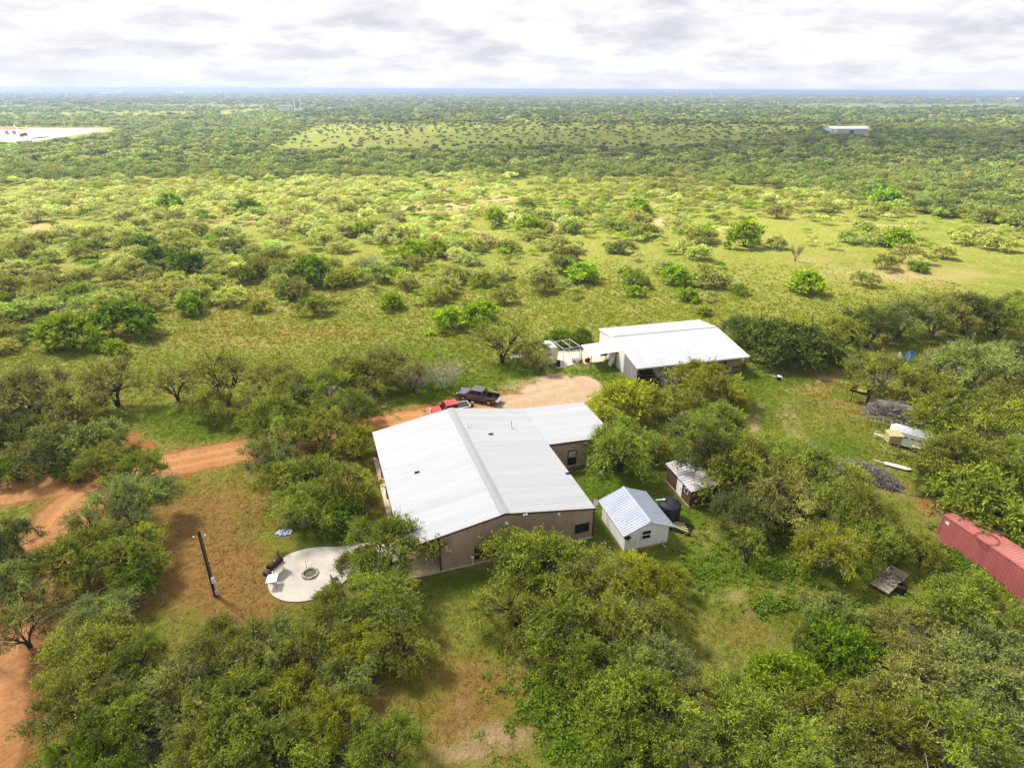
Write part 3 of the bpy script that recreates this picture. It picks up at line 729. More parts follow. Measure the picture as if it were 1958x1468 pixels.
# --- the dark brown plank shed, one slope
BO, BA = (17.48, 48.85), 0.262
bshed = thing('brown_shed', 'dark brown plank shed with a white door and grey metal roof under trees', 'shed', (BO[0], BO[1], 0), BA)
m = MB()
al = np.array([2.95, 0, 0.42]); ln = np.linalg.norm(al); al /= ln
m.ribbed((-0.28, -0.35, 2.12), (0, 1, 0), al, (-al[2], 0, al[0]), 5.2, ln, pitch=0.42, rh=0.04, rw=0.05)
m.build('roof', MT['oldroof'], bshed)
m = MB()
m.prism([(0, 0, 0.16), (2.4, 0, 0.16), (2.4, 0, 2.48), (0, 0, 2.14)], (0, 0.08, 0)); m.prism([(0, 4.5, 0.16), (2.4, 4.5, 0.16), (2.4, 4.5, 2.48), (0, 4.5, 2.14)], (0, 0.08, 0))
m.box(0, 0.08, 0.082, 1.62, 0.16, 2.14); m.box(0, 0.08, 2.5, 4.498, 0.16, 2.14); m.box(0, 0.08, 1.62, 2.5, 2.04, 2.13); m.box(2.32, 2.4, 0.082, 4.498, 0.16, 2.46)
for k in range(12):
    z = 0.2 + k * 0.16; m.box(-0.018, 0, 0.0, 1.6, z, z + 0.13); m.box(-0.018, 0, 2.52, 4.58, z, z + 0.13); m.box(0, 2.4, -0.018, 0, z, z + 0.13)
m.build('walls', MT['brownwood'], bshed)
m = MB(); m.box(-0.03, 0.02, 1.66, 2.46, 0.16, 2.02, b=0.008); d = m.build('door', MT['white'], bshed)
m = MB(); m.lathe([(0.02, 0), (0.045, 0.02), (0.045, 0.06), (0, 0.07)], 10, o=(0, 0, 0), axis='x'); m.build('handle', MT['black'], d, (-0.1, 1.78, 1.0))
m = MB(); m.box(-0.05, 0.0, 1.55, 1.655, 0.16, 2.10); m.box(-0.05, 0.0, 2.465, 2.57, 0.16, 2.10); m.build('door_trim', MT['white'], bshed)
m = MB(); m.box(-0.05, -0.02, 0.45, 1.1, 1.2, 1.75); w = m.build('window', MT['white'], bshed); m = MB(); m.box(-0.056, -0.048, 0.52, 1.03, 1.27, 1.68); m.build('pane', MT['glass'], w)
m = MB(); m.box(-0.10, 2.45, -0.08, 4.62, 0.0, 0.155); m.build('base_frame', MT['board'], bshed)

# --- the barn
NO, NA = (16.09, 80.34), 0.25
barn = thing('metal_barn', 'long white metal barn with a broad roof and open front, behind the house', 'barn', (NO[0], NO[1], 0), NA)
BW = 17.0; YF, YR, YB = -4.65, 4.4, 9.5; ZF, ZRR, ZB = 2.9, 4.07, 3.42
m = MB()
def barn_slope(m, y0, z0, y1, z1):
    al = np.array([0, y1 - y0, z1 - z0]); ln = np.linalg.norm(al); al = al / ln
    no = np.array([0, -al[2], al[1]]); no = no if no[2] > 0 else -no
    m.ribbed((-0.12, y0, z0), (1, 0, 0), al, no, BW + 0.24, ln, pitch=0.3, rh=0.035, rw=0.05)
barn_slope(m, YR, ZRR, YF - 0.1, ZF - 0.01); barn_slope(m, YR, ZRR, YB + 0.1, ZB - 0.01)
br = m.build('roof', MT['barnroof'], barn)
m = MB()
for s in (-1, 1):
    k = 0.13
    m.prism([(-0.14, YR, ZRR + 0.085), (-0.14, YR + s * 0.2, ZRR + 0.085 - 0.2 * k), (-0.14, YR + s * 0.2, ZRR + 0.06 - 0.2 * k), (-0.14, YR, ZRR + 0.06)], (BW + 0.28, 0, 0))
m.build('ridge_cap', MT['ridge'], br)
bz = lambda y: (ZF + (y - YF) * (ZRR - ZF) / (YR - YF) if y < YR else ZRR - (y - YR) * (ZRR - ZB) / (YB - YR)) - 0.04
m = MB()
for x in (0, BW - 0.1): m.prism([(x, 0, 0), (x, YB, 0), (x, YB, bz(YB)), (x, YR, bz(YR)), (x, 0, bz(0))], (0.1, 0, 0))
ribbed_wall(m, 'y', 0, YB, 0.0, bz, sgn=-1, z0=0.0)
m.box(0.102, BW - 0.102, YB - 0.1, YB, 0, bz(YB))
m.build('walls', MT['barnwall'], barn)
m = MB(); m.prism([(0.02, YF + 0.3, 0), (0.02, -0.004, 0), (0.02, -0.004, bz(0) - 0.01), (0.02, YF + 0.3, bz(YF + .3) - 0.01)], (0.05, 0, 0)); ribbed_wall(m, 'y', YF + 0.35, -0.05, 0.02, bz, step=0.42, sgn=-1, z0=0.0)
m.build('end_panel', MT['galv'], barn)
m = MB(); m.box(0.12, BW - 0.12, -0.02, 0.04, 0, bz(0) - 0.15); m.build('inner_wall', MT['galv'], barn)
for k in range(6):
    xx = 0.25 + k * (BW - 0.5) / 5
    m = MB(); m.box(xx - 0.07, xx + 0.07, YF + 0.12, YF + 0.26, 0, bz(YF + .2) - 0.03); m.build('post', MT['rust'], barn)
m = MB(); m.box(-0.1, BW + 0.1, YF - 0.13, YF - 0.10, ZF - 0.16, ZF + 0.05)
for x in (-0.16, BW + 0.13): 
    for a, b in ((YF - 0.1, YR), (YR, YB + 0.1)):
        m.prism([(x, a, bz(a) - 0.1), (x, b, bz(b) - 0.1), (x, b, bz(b) + 0.1), (x, a, bz(a) + 0.1)], (0.03, 0, 0))
m.build('fascia', MT['white'], barn)
# awning on the barn's left wall
aw = MB()
al = np.array([-4.3, 0, -0.22]); ln = np.linalg.norm(al); al /= ln
aw.ribbed((-0.06, 2.0, 2.62), (0, 1, 0), al, (-al[2] * -1, 0, abs(al[0])), 4.1, ln, pitch=0.3, rh=0.03, rw=0.05)
a = aw.build('awning', MT['white'], barn)
for x, y in ((-4.2, 2.1), (-4.2, 6.0), (-0.35, 2.1)):
    m = MB(); m.box(x - 0.05, x + 0.05, y - 0.05, y + 0.05, 0.1, 2.36 if x < -1 else 2.55); m.build('post', MT['rust'], a)
m = MB(); m.box(-4.25, -4.16, 2.15, 5.95, 2.28, 2.38); m.box(-4.15, -0.1, 2.05, 2.14, 2.40, 2.46); m.build('beam', MT['rust'], a)

def slab(name, uv, mat, h):
    p = ppoly(*uv); m = MB(); m.prism([(q[0], q[1], 0.0) for q in p], (0, 0, h))
    return tag(m.build(name, mat), kind='structure')
slab('concrete_pad', ((1063, 704), (1078, 704), (1096, 697), (1116, 697), (1105, 668), (1068, 672)), MT['concrete'], 0.08)
slab('concrete_pad', ((1117, 696.5), (1135, 695), (1160, 690), (1148, 668), (1106, 667.5)), MT['porch'], 0.08)

# ------------------------------------------------------------------ vehicles
def pickup(name, label, loc, rz, paint, trimm, cover_mat=None, gate_down=True):
    t = thing(name, label, 'pickup truck', loc, rz, 'parked pickups')
    W = 0.93; FA, RA, WR_ = 1.76, -1.88, 0.375
    def arch(cx, r=0.46, n=9): return [(cx + r * math.cos(a), 0.40 + r * math.sin(a)) for a in np.linspace(0, PI, n)]
    prof = [(2.68, 0.42)] + [(x, z) for x, z in [(p[0], p[1]) for p in arch(FA)]] + [(0.9, 0.40), (-0.98, 0.40), (-0.98, 1.10), (1.44, 1.12), (1.6, 1.13), (2.45, 1.05), (2.66, 0.98), (2.74, 0.8), (2.74, 0.45)]
    m = MB(); m.prism([(x, -W, z) for x, z in prof], (0, 2 * W, 0))
    body = m.build('body', paint, t)
    mod = body.modifiers.new('soft edges', 'BEVEL'); mod.width = 0.05; mod.segments = 2; mod.limit_method = 'ANGLE'
    # cab: tapered greenhouse
    def ringp(x0, x1, w, z): return [(x1, -w, z), (x1, w, z), (x0, w, z), (x0, -w, z)]
    m = MB(); v = ringp(-1.0, 1.46, W - 0.03, 1.09) + ringp(-0.93, 0.72, W - 0.15, 1.78)
    m.add(v, [(3, 2, 1, 0), (4, 5, 6, 7), (0, 1, 5, 4), (1, 2, 6, 5), (2, 3, 7, 6), (3, 0, 4, 7)])
    cab = m.build('cab', paint, t)
    mod = cab.modifiers.new('soft edges', 'BEVEL'); mod.width = 0.05; mod.segments = 2
    def quad_on(a, b, c, d, s0, s1, t0, t1, off, nm):
        a, b, c, d = (np.array(q, float) for q in (a, b, c, d))
        def P(s, tt): return (a * (1 - s) + b * s) * (1 - tt) + (d * (1 - s) + c * s) * tt
        q = [P(s0, t0), P(s1, t0), P(s1, t1), P(s0, t1)]
        n = np.cross(q[1] - q[0], q[3] - q[0]); n /= np.linalg.norm(n)
        ctr = np.array([0.1, 0, 1.4])
        if n @ (q[0] - ctr) < 0: n = -n
        mm = MB(); mm.prism([p - n * 0.01 for p in q], n * (0.01 + off)); return mm.build(nm, MT['glass'], t)
    quad_on(v[0], v[1], v[5], v[4], 0.06, 0.94, 0.10, 0.93, 0.006, 'windscreen')
    quad_on(v[2], v[3], v[7], v[6], 0.08, 0.92, 0.14, 0.9, 0.006, 'rear_window')
    for a, b, c, d in ((v[3], v[0], v[4], v[7]), (v[1], v[2], v[6], v[5])):
        if a is v[3] or a == v[3]: spans = ((0.09, 0.43), (0.47, 0.88))
        else: spans = ((0.12, 0.53), (0.57, 0.91))
        for s0, s1 in spans: quad_on(a, b, c, d, s0, s1, 0.16, 0.88, 0.006, 'side_window')
    # bed: sides with wheel arches, floor, front wall
    sp = [(-1.01, 0.45)] + arch(RA)[:] + [(-2.70, 0.45), (-2.72, 1.08), (-1.01, 1.10)]
    m = MB()
    for y in (-W, W - 0.09): m.prism([(x, y, z) for x, z in sp], (0, 0.09, 0))
    m.box(-1.08, -1.01, -W + 0.091, W - 0.091, 0.55, 1.09)
    m.box(-2.70, -1.081, -W + 0.091, W - 0.091, 0.50, 0.58)
    bed = m.build('bed', paint, t)
    m = MB(); m.box(-2.68, -1.09, -W + 0.10, W - 0.10, 0.581, 0.60)
    for y in (-W + 0.092, W - 0.112): m.box(-2.68, -1.085, y, y + 0.02, 0.601, 1.06)
    m.build('bed_liner', MT['black'], bed)
    if cover_mat:
        m = MB(); m.box(-2.62, -1.16, -W + 0.16, W - 0.16, 1.105, 1.15, b=0.015); m.build('bed_cover', cover_mat, bed)
        m = MB()
        for y in (-W + 0.0, W - 0.15): m.box(-2.70, -1.03, y, y + 0.15, 1.10, 1.135, b=0.01)
        m.box(-1.15, -1.0, -W + 0.151, W - 0.151, 1.10, 1.135, b=0.01); m.box(-2.72, -2.63, -W + 0.151, W - 0.151, 1.10, 1.135, b=0.01)
        m.build('bed_rail', MT['silver'], bed)
    m = MB()
    if gate_down: m.box(-3.20, -2.72, -W + 0.05, W - 0.05, 0.60, 0.66, b=0.015)
    else: m.box(-2.78, -2.715, -W + 0.02, W - 0.02, 0.55, 1.10, b=0.015)
    g = m.build('tailgate', paint, t)
    m = MB()
    if gate_down: m.box(-3.18, -2.74, -W + 0.12, W - 0.12, 0.661, 0.675)
    else: m.box(-2.80, -2.781, -0.15, 0.15, 0.85, 0.93)
    m.build('handle' if not gate_down else 'gate_lining', MT['galv'] if gate_down else MT['black'], g)
    m = MB(); m.box(2.70, 2.86, -W + 0.02, W - 0.02, 0.42, 0.64, b=0.03); m.build('front_bumper', trimm, t)
    m = MB(); m.box(-2.86, -2.72, -W + 0.03, W - 0.03, 0.40, 0.57, b=0.03); m.build('rear_bumper', trimm, t)
    m = MB(); m.box(2.735, 2.77, -0.5, 0.5, 0.68, 0.95, b=0.01); m.build('grille', MT['black'], t)
    for s in (-1, 1):
        y0, y1 = sorted((s * 0.56, s * (W - 0.02)))
        m = MB(); m.box(2.60, 2.765, y0, y1, 0.74, 0.96, b=0.03); m.build('headlight', MT['lampglass'], t)
        y0, y1 = sorted((s * (W - 0.12), s * (W + 0.012)))
        m = MB(); m.box(-2.745, -2.60, y0, y1, 0.72, 1.03, b=0.02); m.build('tail_light', MT['taillight'], t)
        y0, y1 = sorted((s * (W - 0.02), s * (W + 0.20)))
        m = MB(); m.box(1.08, 1.2, y0, y1, 1.10, 1.28, b=0.03); m.build('mirror', trimm, t)
        y0, y1 = sorted((s * (W - 0.1), s * (W + 0.10)))
        m = MB(); m.box(-0.95, 1.2, y0, y1, 0.36, 0.41, b=0.01); m.build('running_board', trimm, t)
        m = MB()
        for x in (0.05, -0.75): m.box(x, x + 0.16, *sorted((s * W, s * (W + 0.03))), 0.95, 0.99)
        m.build('door_handle', trimm, t)
        for cx_ in (FA, RA):
            o = (cx_, s * (W - 0.13), WR_)
            m = MB(); m.lathe([(0.0, -0.12), (WR_ * 0.62, -0.12), (WR_ * 0.92, -0.12), (WR_, -0.08), (WR_, 0.08), (WR_ * 0.92, 0.12), (WR_ * 0.62, 0.12), (0, 0.12)], 24, axis='y')
            wh = m.build('wheel', MT['tyre'], t, o)
            m = MB(); m.lathe([(0.0, s * 0.122), (0.09, s * 0.135), (0.09, s * 0.128), (WR_ * 0.6, s * 0.128), (WR_ * 0.64, s * 0.112), (0, s * 0.105)], 20, axis='y')
            m.build('rim', MT['rim'], wh)
    return t
p = at(909.5, 770.5, 0)[:2]
h = math.atan2(1.3, -3.4)
lf = np.array([-math.sin(h), math.cos(h)])
pc = p - lf * 0.85
pickup('pickup_truck', 'dark grey crew cab pickup with open tailgate parked on the gravel', (pc[0], pc[1], 0.006), h, MT['cargrey'], MT['black'])
a_, b_ = at(826, 786, 1.0), at(897, 772, 1.1)
h2 = math.atan2(a_[1] - b_[1], a_[0] - b_[0]); mid = (a_ + b_) / 2
rt = pickup('pickup_truck', 'red pickup with a black bed cover partly hidden behind the white roof', (mid[0] - 0.05, mid[1] + 0.15, 0.006), h2, MT['carred'], MT['silver'], MT['black'], False)
rt.scale = (0.90, 0.95, 0.97)

# ------------------------------------------------------------------ the person behind the house
def skin_mesh(name, verts, edges, radii, mat, parent=None, sub=1):
    me = bpy.data.meshes.new(name); bm = bmesh.new()
    lay = bm.verts.layers.skin.verify(); vs = []
    for i, (p, r) in enumerate(zip(verts, radii)):
        v = bm.verts.new(p); v[lay].radius = (r, r) if not isinstance(r, tuple) else r; v[lay].use_root = (i == 0); vs.append(v)
    for a, b in edges: bm.edges.new((vs[a], vs[b]))
    bm.to_mesh(me); bm.free(); me.materials.append(mat)
    o = bpy.data.objects.new(name, me); C.objects.link(o)
    s = o.modifiers.new('Skin', 'SKIN'); s.use_smooth_shade = True
    q = o.modifiers.new('Sub', 'SUBSURF'); q.levels = sub; q.render_levels = sub
    if parent: o.parent = parent
    return o
def person(loc, rz):
    V_ = [(0, 0, .92), (0, 0, 1.12), (0, 0, 1.34), (0, 0, 1.47), (0, 0.01, 1.54), (0, 0.02, 1.64), (0, 0.015, 1.74)]
    E_ = [(i, i + 1) for i in range(6)]; R_ = [(.15, .11), (.14, .10), (.17, .11), (.07, .065), (.055, .055), (.078, .095), (.06, .075)]
    def chain(start, pts, rad):
        k = start
        for p, r in zip(pts, rad):
            V_.append(p); R_.append(r); E_.append((k, len(V_) - 1)); k = len(V_) - 1
        return k
    for s in (-1, 1):
        chain(0, [(s * .10, 0, .84), (s * .11, .02, .48), (s * .12, -.01, .09), (s * .13, .12, .04)], [.09, .06, .042, .038])
        w = chain(2, [(s * .19, 0, 1.40), (s * .25, .02, 1.14), (s * .20, .24, 1.10), (s * .17, .30, 1.11)], [.06, .045, .033, .032])
        for f in range(5):
            dxx = (f - 2) * .016
            L_ = (.05, .075, .08, .075, .06)[f]
            chain(w, [(s * .16 + dxx, .34, 1.12), (s * .15 + dxx * 1.15, .34 + L_ * .6, 1.115), (s * .145 + dxx * 1.1, .34 + L_, 1.095)], [.010, .009, .008])
    o = skin_mesh('person', V_, E_, R_, MT['skin'])
    o.location = loc; o.rotation_euler = (0, 0, rz); o.scale = (0.95, 0.95, 0.95)
    tag(o, 'person in a black shirt and cream cap standing by the tail of the red pickup', 'person')
    # clothes and cap follow the body
    sv = [(0, 0, .95), (0, 0, 1.12), (0, 0, 1.34), (0, 0, 1.46), (.19, 0, 1.40), (.245, .015, 1.20), (-.19, 0, 1.40), (-.245, .015, 1.20)]
    skin_mesh('shirt', sv, [(0, 1), (1, 2), (2, 3), (2, 4), (4, 5), (2, 6), (6, 7)], [(.18, .14), (.17, .13), (.20, .14), (.08, .08), .08, .07, .08, .07], MT['shirt'], o)
    tv = [(0, 0, .94), (.10, 0, .82), (.11, .02, .48), (.12, -.01, .12), (-.10, 0, .82), (-.11, .02, .48), (-.12, -.01, .12)]
    skin_mesh('trousers', tv, [(0, 1), (1, 2), (2, 3), (0, 4), (4, 5), (5, 6)], [(.17, .13), .11, .08, .07, .11, .08, .07], MT['jeans'], o)
    m = MB(); m.lathe([(.105, 1.70), (.11, 1.74), (.09, 1.80), (.04, 1.83), (0, 1.835)], 14, o=(0, .015, 0)); m.box(-.085, .085, .08, .21, 1.70, 1.72, b=.008)
    m.build('cap', MT['cap'], o, smooth=False)
    m = MB(); m.lathe([(.085, 1.58), (.092, 1.64), (.098, 1.695)], 12, o=(0, -.01, 0)); m.build('hair', MT['smoker'], o)
    m = MB()
    for s in (-1, 1): m.lathe([(0, -.01), (.012, 0), (0, .012)], 8, o=(s * .034, .112, 1.655), axis='y')
    m.build('eyes', MT['black'], o)
    m = MB(); m.prism([(-.012, .10, 1.60), (.012, .10, 1.60), (0, .10, 1.66)], (0, .035, 0)); m.box(-.025, .025, .09, .108, 1.572, 1.58); m.build('nose_and_mouth', MT['skin'], o)
pp = at(903.5, 791, 0)
person((pp[0], pp[1], 0.008), -0.6)
# what the person holds: a pale folder
m = MB(); m.box(-0.16, 0.16, -0.02, 0.02, -0.11, 0.11, b=0.006)
hp = Vector((pp[0], pp[1], 0)) + Matrix.Rotation(-0.6, 3, 'Z') @ Vector((0.05, 0.40, 1.06))
tag(m.build('clipboard', MT['cap'], loc=hp, rz=-0.6), 'small cream clipboard held by the person in the black shirt', 'clipboard')

# ------------------------------------------------------------------ yard things near the house
tp = at(1281, 962, 1.72)
tank = thing('water_tank', 'round black plastic water tank between the white and brown sheds', 'water tank', (tp[0], tp[1], 0))
m = MB(); prof = [(1.05, 0.0)]
for k in range(7):
    z = 0.05 + k * 0.24; prof += [(1.05, z), (1.075, z + 0.04), (1.075, z + 0.16), (1.05, z + 0.2)]
prof += [(1.0, 1.76), (0.6, 1.90), (0.32, 1.95), (0.0, 1.96)]
m.lathe(prof, 36); m.build('shell', MT['blackplastic'], tank, smooth=False)
m = MB(); m.lathe([(0.26, 1.90), (0.26, 2.0), (0.22, 2.03), (0, 2.04)], 20, o=(-0.42, 0.2, -0.02)); l_ = m.build('lid', MT['blackplastic'], tank)
m = MB(); m.tube([(-1.35, 0.15, 2.0), (-0.62, 0.2, 2.0)], 0.05); m.lathe([(0.10, 1.96), (0.10, 2.06), (0, 2.07)], 12, o=(-0.55, 0.2, 0)); m.build('inlet_pipe', MT['white'], tank)

q0 = at(1303, 1010, 0)
pile = thing('plank_pile', 'tan planks stacked on a charred black frame beside the white shed', 'planks', (q0[0], q0[1], 0), -0.5)
m = MB(); 
for k in range(5): m.box(-1.0 + k * 0.42, -0.82 + k * 0.42, -0.75, 0.75, 0.0, 0.16)
m.box(-1.05, 1.0, -0.8, -0.6, 0.161, 0.24); m.box(-1.05, 1.0, 0.5, 0.72, 0.161, 0.24); m.build('frame', MT['black'], pile)
for k in range(4):
    m = MB(); m.box(-0.85, 0.8 - 0.2 * k, -0.5 + 0.27 * k, -0.34 + 0.27 * k, 0.245, 0.29); m.build('plank', MT['khaki'], pile, rz=0.08 * (k - 1.5))

q0 = at(1137, 962, 2.3)
dish = thing('satellite_dish', 'small grey satellite dish on a post at the white shed corner', 'satellite dish', (q0[0], q0[1], 0), 0.4)
m = MB(); m.tube([(0, 0, 0), (0, 0, 2.45)], 0.035, 8); m.build('post', MT['galv'], dish)
m = MB(); m.lathe([(0.0, 0.0), (0.18, 0.02), (0.30, 0.07), (0.31, 0.085), (0.18, 0.035), (0, 0.015)], 20)
d_ = m.build('reflector', MT['alum'], dish, (0, -0.08, 2.45)); d_.rotation_euler = (math.radians(60), 0, 0.3)
m = MB(); m.tube([(0, -0.05, 2.25), (0.05, -0.42, 2.40)], 0.018); m.box(0.0, 0.1, -0.47, -0.40, 2.37, 2.45, b=0.01); m.build('feed_arm', MT['galv'], dish)

def lumpy(name, label, cat, loc, rx, ry, h, mat, seed, n=14, rz=0.0, group=None):
    r = np.random.default_rng(seed); V_ = []; Q_ = []
    for j in range(7):
        th = (PI / 2) * j / 6
        for i in range(n):
            a = 2 * PI * i / n; k = 1 + 0.22 * (r.random() - 0.5)
            V_.append((rx * math.cos(a) * math.cos(th) * k, ry * math.sin(a) * math.cos(th) * k, max(0, h * math.sin(th) * (1 + 0.5 * (r.random() - 0.5)))))
    for j in range(6):
        for i in range(n): Q_.append((j * n + i, j * n + (i + 1) % n, (j + 1) * n + (i + 1) % n, (j + 1) * n + i))
    m = MB(); m.add(V_, Q_ + [tuple(range(n - 1, -1, -1)), tuple(range(6 * n, 7 * n))])
    return tag(m.build(name, mat, loc=loc, rz=rz), label, cat, group)
q0 = at(543, 1019, 0)
lumpy('tarp', 'crumpled blue and white tarp lying on the lawn behind the patio', 'tarp', (q0[0], q0[1], 0), 0.85, 0.42, 0.30, MT['tarp'], 3, 18, 0.2)
q0 = at(1149, 904, 0)
lumpy('plastic_bag', 'crumpled white bag on the grass beside the house wing', 'bag', (q0[0], q0[1], 0), 0.22, 0.16, 0.2, MT['white'], 5, 10)

# fire pit ring
q0 = at(593, 1097, 0.1)
fp = thing('fire_pit', 'round stone fire pit sunk in the middle of the patio', 'fire pit', (q0[0], q0[1], 0.10))
m = MB(); m.lathe([(0.0, 0.02), (0.50, 0.02), (0.50, 0.021), (0, 0.0)], 24); m.build('ash_bed', MT['ash'], fp)
m = MB()
for k in range(16):
    a = 2 * PI * k / 16; M_ = Matrix.Translation((0.60 * math.cos(a), 0.60 * math.sin(a), 0)) @ Matrix.Rotation(a, 4, 'Z')
    m.box(-0.09, 0.09, -0.11, 0.11, 0.0, 0.14 + 0.03 * ((k * 7) % 3), mat=M_, b=0.02)
m.build('stone_ring', MT['stone'], fp)
m = MB(); m.tube([(-0.45, 0.55, 0.1), (-0.52, 0.75, 0.75)], 0.018); m.build('poker', MT['rust'], fp)
# smoker
q0 = at(529, 1093, 0.1)
sm = thing('smoker_grill', 'brown barrel smoker grill on legs at the patio edge', 'smoker', (q0[0], q0[1], 0.05), 1.15)
m = MB(); m.lathe([(0, -0.68), (0.32, -0.68), (0.34, -0.66), (0.34, 0.66), (0.32, 0.68), (0, 0.68)], 20, o=(0, 0, 0.98), axis='x'); m.build('barrel', MT['smoker'], sm)
m = MB(); m.box(-1.18, -0.69, -0.26, 0.26, 0.50, 0.95, b=0.03); m.build('firebox', MT['smoker'], sm)
m = MB(); m.lathe([(0.06, 1.2), (0.06, 1.85), (0.0, 1.86)], 10, o=(0.5, 0, 0)); m.lathe([(0.1, 1.84), (0.10, 1.9), (0, 1.92)], 10, o=(0.5, 0, 0.02)); m.build('chimney', MT['smoker'], sm)
for x in (-0.5, 0.5):
    for y in (-0.25, 0.25):
        m = MB(); m.tube([(x * 1.1, y * 1.1, 0), (x, y, 0.78)], 0.025); m.build('leg', MT['smoker'], sm)
m = MB(); m.box(-0.6, 0.6, -0.66, -0.36, 0.82, 0.86); m.build('side_shelf', MT['wood'], sm)
m = MB(); m.lathe([(0, 0), (0.05, 0), (0.05, 0.03), (0, 0.03)], 12, o=(0, -0.02, 1.315)); m.build('thermometer', MT['silver'], sm)
q0 = at(523, 1118, 0.1)
tb = thing('folding_table', 'small white folding table beside the smoker on the patio', 'table', (q0[0], q0[1], 0.10), 0.15)
m = MB(); m.box(-0.42, 0.42, -0.50, 0.50, 0.70, 0.75, b=0.012); m.build('tabletop', MT['white'], tb)
for x in (-0.36, 0.36):
    for y in (-0.42, 0.42):
        m = MB(); m.tube([(x, y, 0), (x * 0.95, y * 0.95, 0.70)], 0.018); m.build('leg', MT['galv'], tb)
q0 = at(642, 1115, 0.1)
ch = thing('patio_chair', 'black patio chair under the tree at the patio edge', 'chair', (q0[0], q0[1], 0.10), 2.2)
m = MB(); m.box(-0.27, 0.27, -0.27, 0.27, 0.40, 0.45, b=0.012); m.build('seat', MT['black'], ch)
m = MB(); m.box(-0.27, 0.27, 0.24, 0.29, 0.46, 0.98, b=0.012); m.build('backrest', MT['black'], ch)
for x in (-0.24, 0.24):
    for y in (-0.24, 0.24):
        m = MB(); m.tube([(x, y, 0), (x, y, 0.40)], 0.018); m.build('leg', MT['black'], ch)

# utility pole
q0 = at(413, 1139, 0)
pole = thing('utility_pole', 'dark brown leaning utility pole on the dry grass beside the patio', 'utility pole', (q0[0], q0[1], 0))
PHT = 6.6
m = MB(); m.tube([(0, 0, -0.1), (0, 0, PHT * 0.5), (0.02, 0.02, PHT)], [0.17, 0.145, 0.115], 14); m.build('shaft', MT['pole'], pole)
m = MB(); m.tube([(-0.42, -0.12, PHT - 0.55), (0.42, 0.12, PHT - 0.55)], 0.028, 6); m.build('bracket', MT['galv'], pole)
for s in (-1, 1):
    m = MB(); m.lathe([(0.0, 0), (0.05, 0), (0.06, 0.05), (0.035, 0.08), (0.05, 0.12), (0, 0.14)], 10, o=(s * 0.40, s * 0.115, PHT - 0.53)); m.build('insulator', MT['white'], pole)
m = MB(); m.tube([(0.15, -0.1, 0.1), (0.15, -0.1, 2.0), (0.12, -0.09, 2.1)], 0.035, 8); m.tube([(0.14, -0.09, 2.0), (0.10, -0.08, PHT - 0.6)], 0.014, 6); m.build('conduit', MT['galv'], pole)
m = MB(); m.box(0.10, 0.34, -0.24, -0.05, 1.55, 2.1, b=0.015); m.build('meter_box', MT['white'], pole)
m = MB(); m.box(0.12, 0.38, -0.24, -0.08, 0.35, 0.75, b=0.015); m.box(0.18, 0.30, -0.2, -0.1, 0.8, 1.5, b=0.01); m.build('breaker_box', MT['alum'], pole)
w0 = np.array([q0[0] - 0.4, q0[1] - 0.1, PHT - 0.45]); w1 = at(-90, 1262, 6.3); pts = []
for k in range(15):
    s = k / 14; pts.append(w0 * (1 - s) + w1 * s - np.array([0, 0, 1.6 * s * (1 - s)]))
m = MB(); m.tube(pts, 0.010, 5); tag(m.build('power_line', MT['greybark']), 'thin grey overhead wire running from the utility pole past the left trees', 'wire')

# ------------------------------------------------------------------ things around the barn
def base(u, v, z=0.0):
    q = at(u, v, 0); return (q[0], q[1], z)
b0 = base(1052, 697)
t = thing('storage_box', 'tall white storage box with a small cooler on its roof beside the pad', 'storage box', b0, 0.30)
m = MB(); m.box(-1.15, 1.0, 0.0, 2.1, 0.1, 2.75, b=0.03)
for k in range(7): m.box(-1.05 + k * 0.31, -1.0 + k * 0.31, -0.015, 0.0, 0.2, 2.65)
m.build('shell', MT['barnwall'], t)
m = MB(); m.box(-0.4, 0.45, 0.9, 1.7, 2.755, 3.2, b=0.03); m.build('cooler', MT['white'], t)
m = MB(); m.box(-1.1, 0.95, 0.05, 2.05, 0.0, 0.098); m.build('skid', MT['board'], t)
b0 = base(1077, 703, 0.08)
t = thing('pergola_frame', 'bare grey pipe canopy frame standing on the pale pad', 'frame', b0, 0.42)
fw_, fd = 2.7, 3.2
for x in (0, fw_):
    for y in (0, fd):
        m = MB(); m.tube([(x * 0 + (0 if x == 0 else fw_ * 0.0), 0, 0), (0, 0, 2.85)], 0.04, 8); m.build('post', MT['alum'], t, (x, y, 0))
m = MB()
for a, b in (((0, 0), (fw_, 0)), ((0, fd), (fw_, fd)), ((0, 0), (0, fd)), ((fw_, 0), (fw_, fd)), ((fw_ / 2, 0), (fw_ / 2, fd))):
    m.tube([(a[0], a[1], 2.88), (b[0], b[1], 2.88)], 0.04, 8)
m.build('top_rails', MT['alum'], t)
b0 = base(1067.5, 701, 0.08)
m = MB(); m.lathe([(0, 0), (0.29, 0), (0.30, 0.04), (0.28, 0.3), (0.30, 0.32), (0.28, 0.6), (0.30, 0.86), (0.28, 0.88), (0.27, 0.8), (0, 0.79)], 20)
tag(m.build('drum', MT['black'], loc=b0), 'black steel drum at the front corner of the pale pad', 'drum')
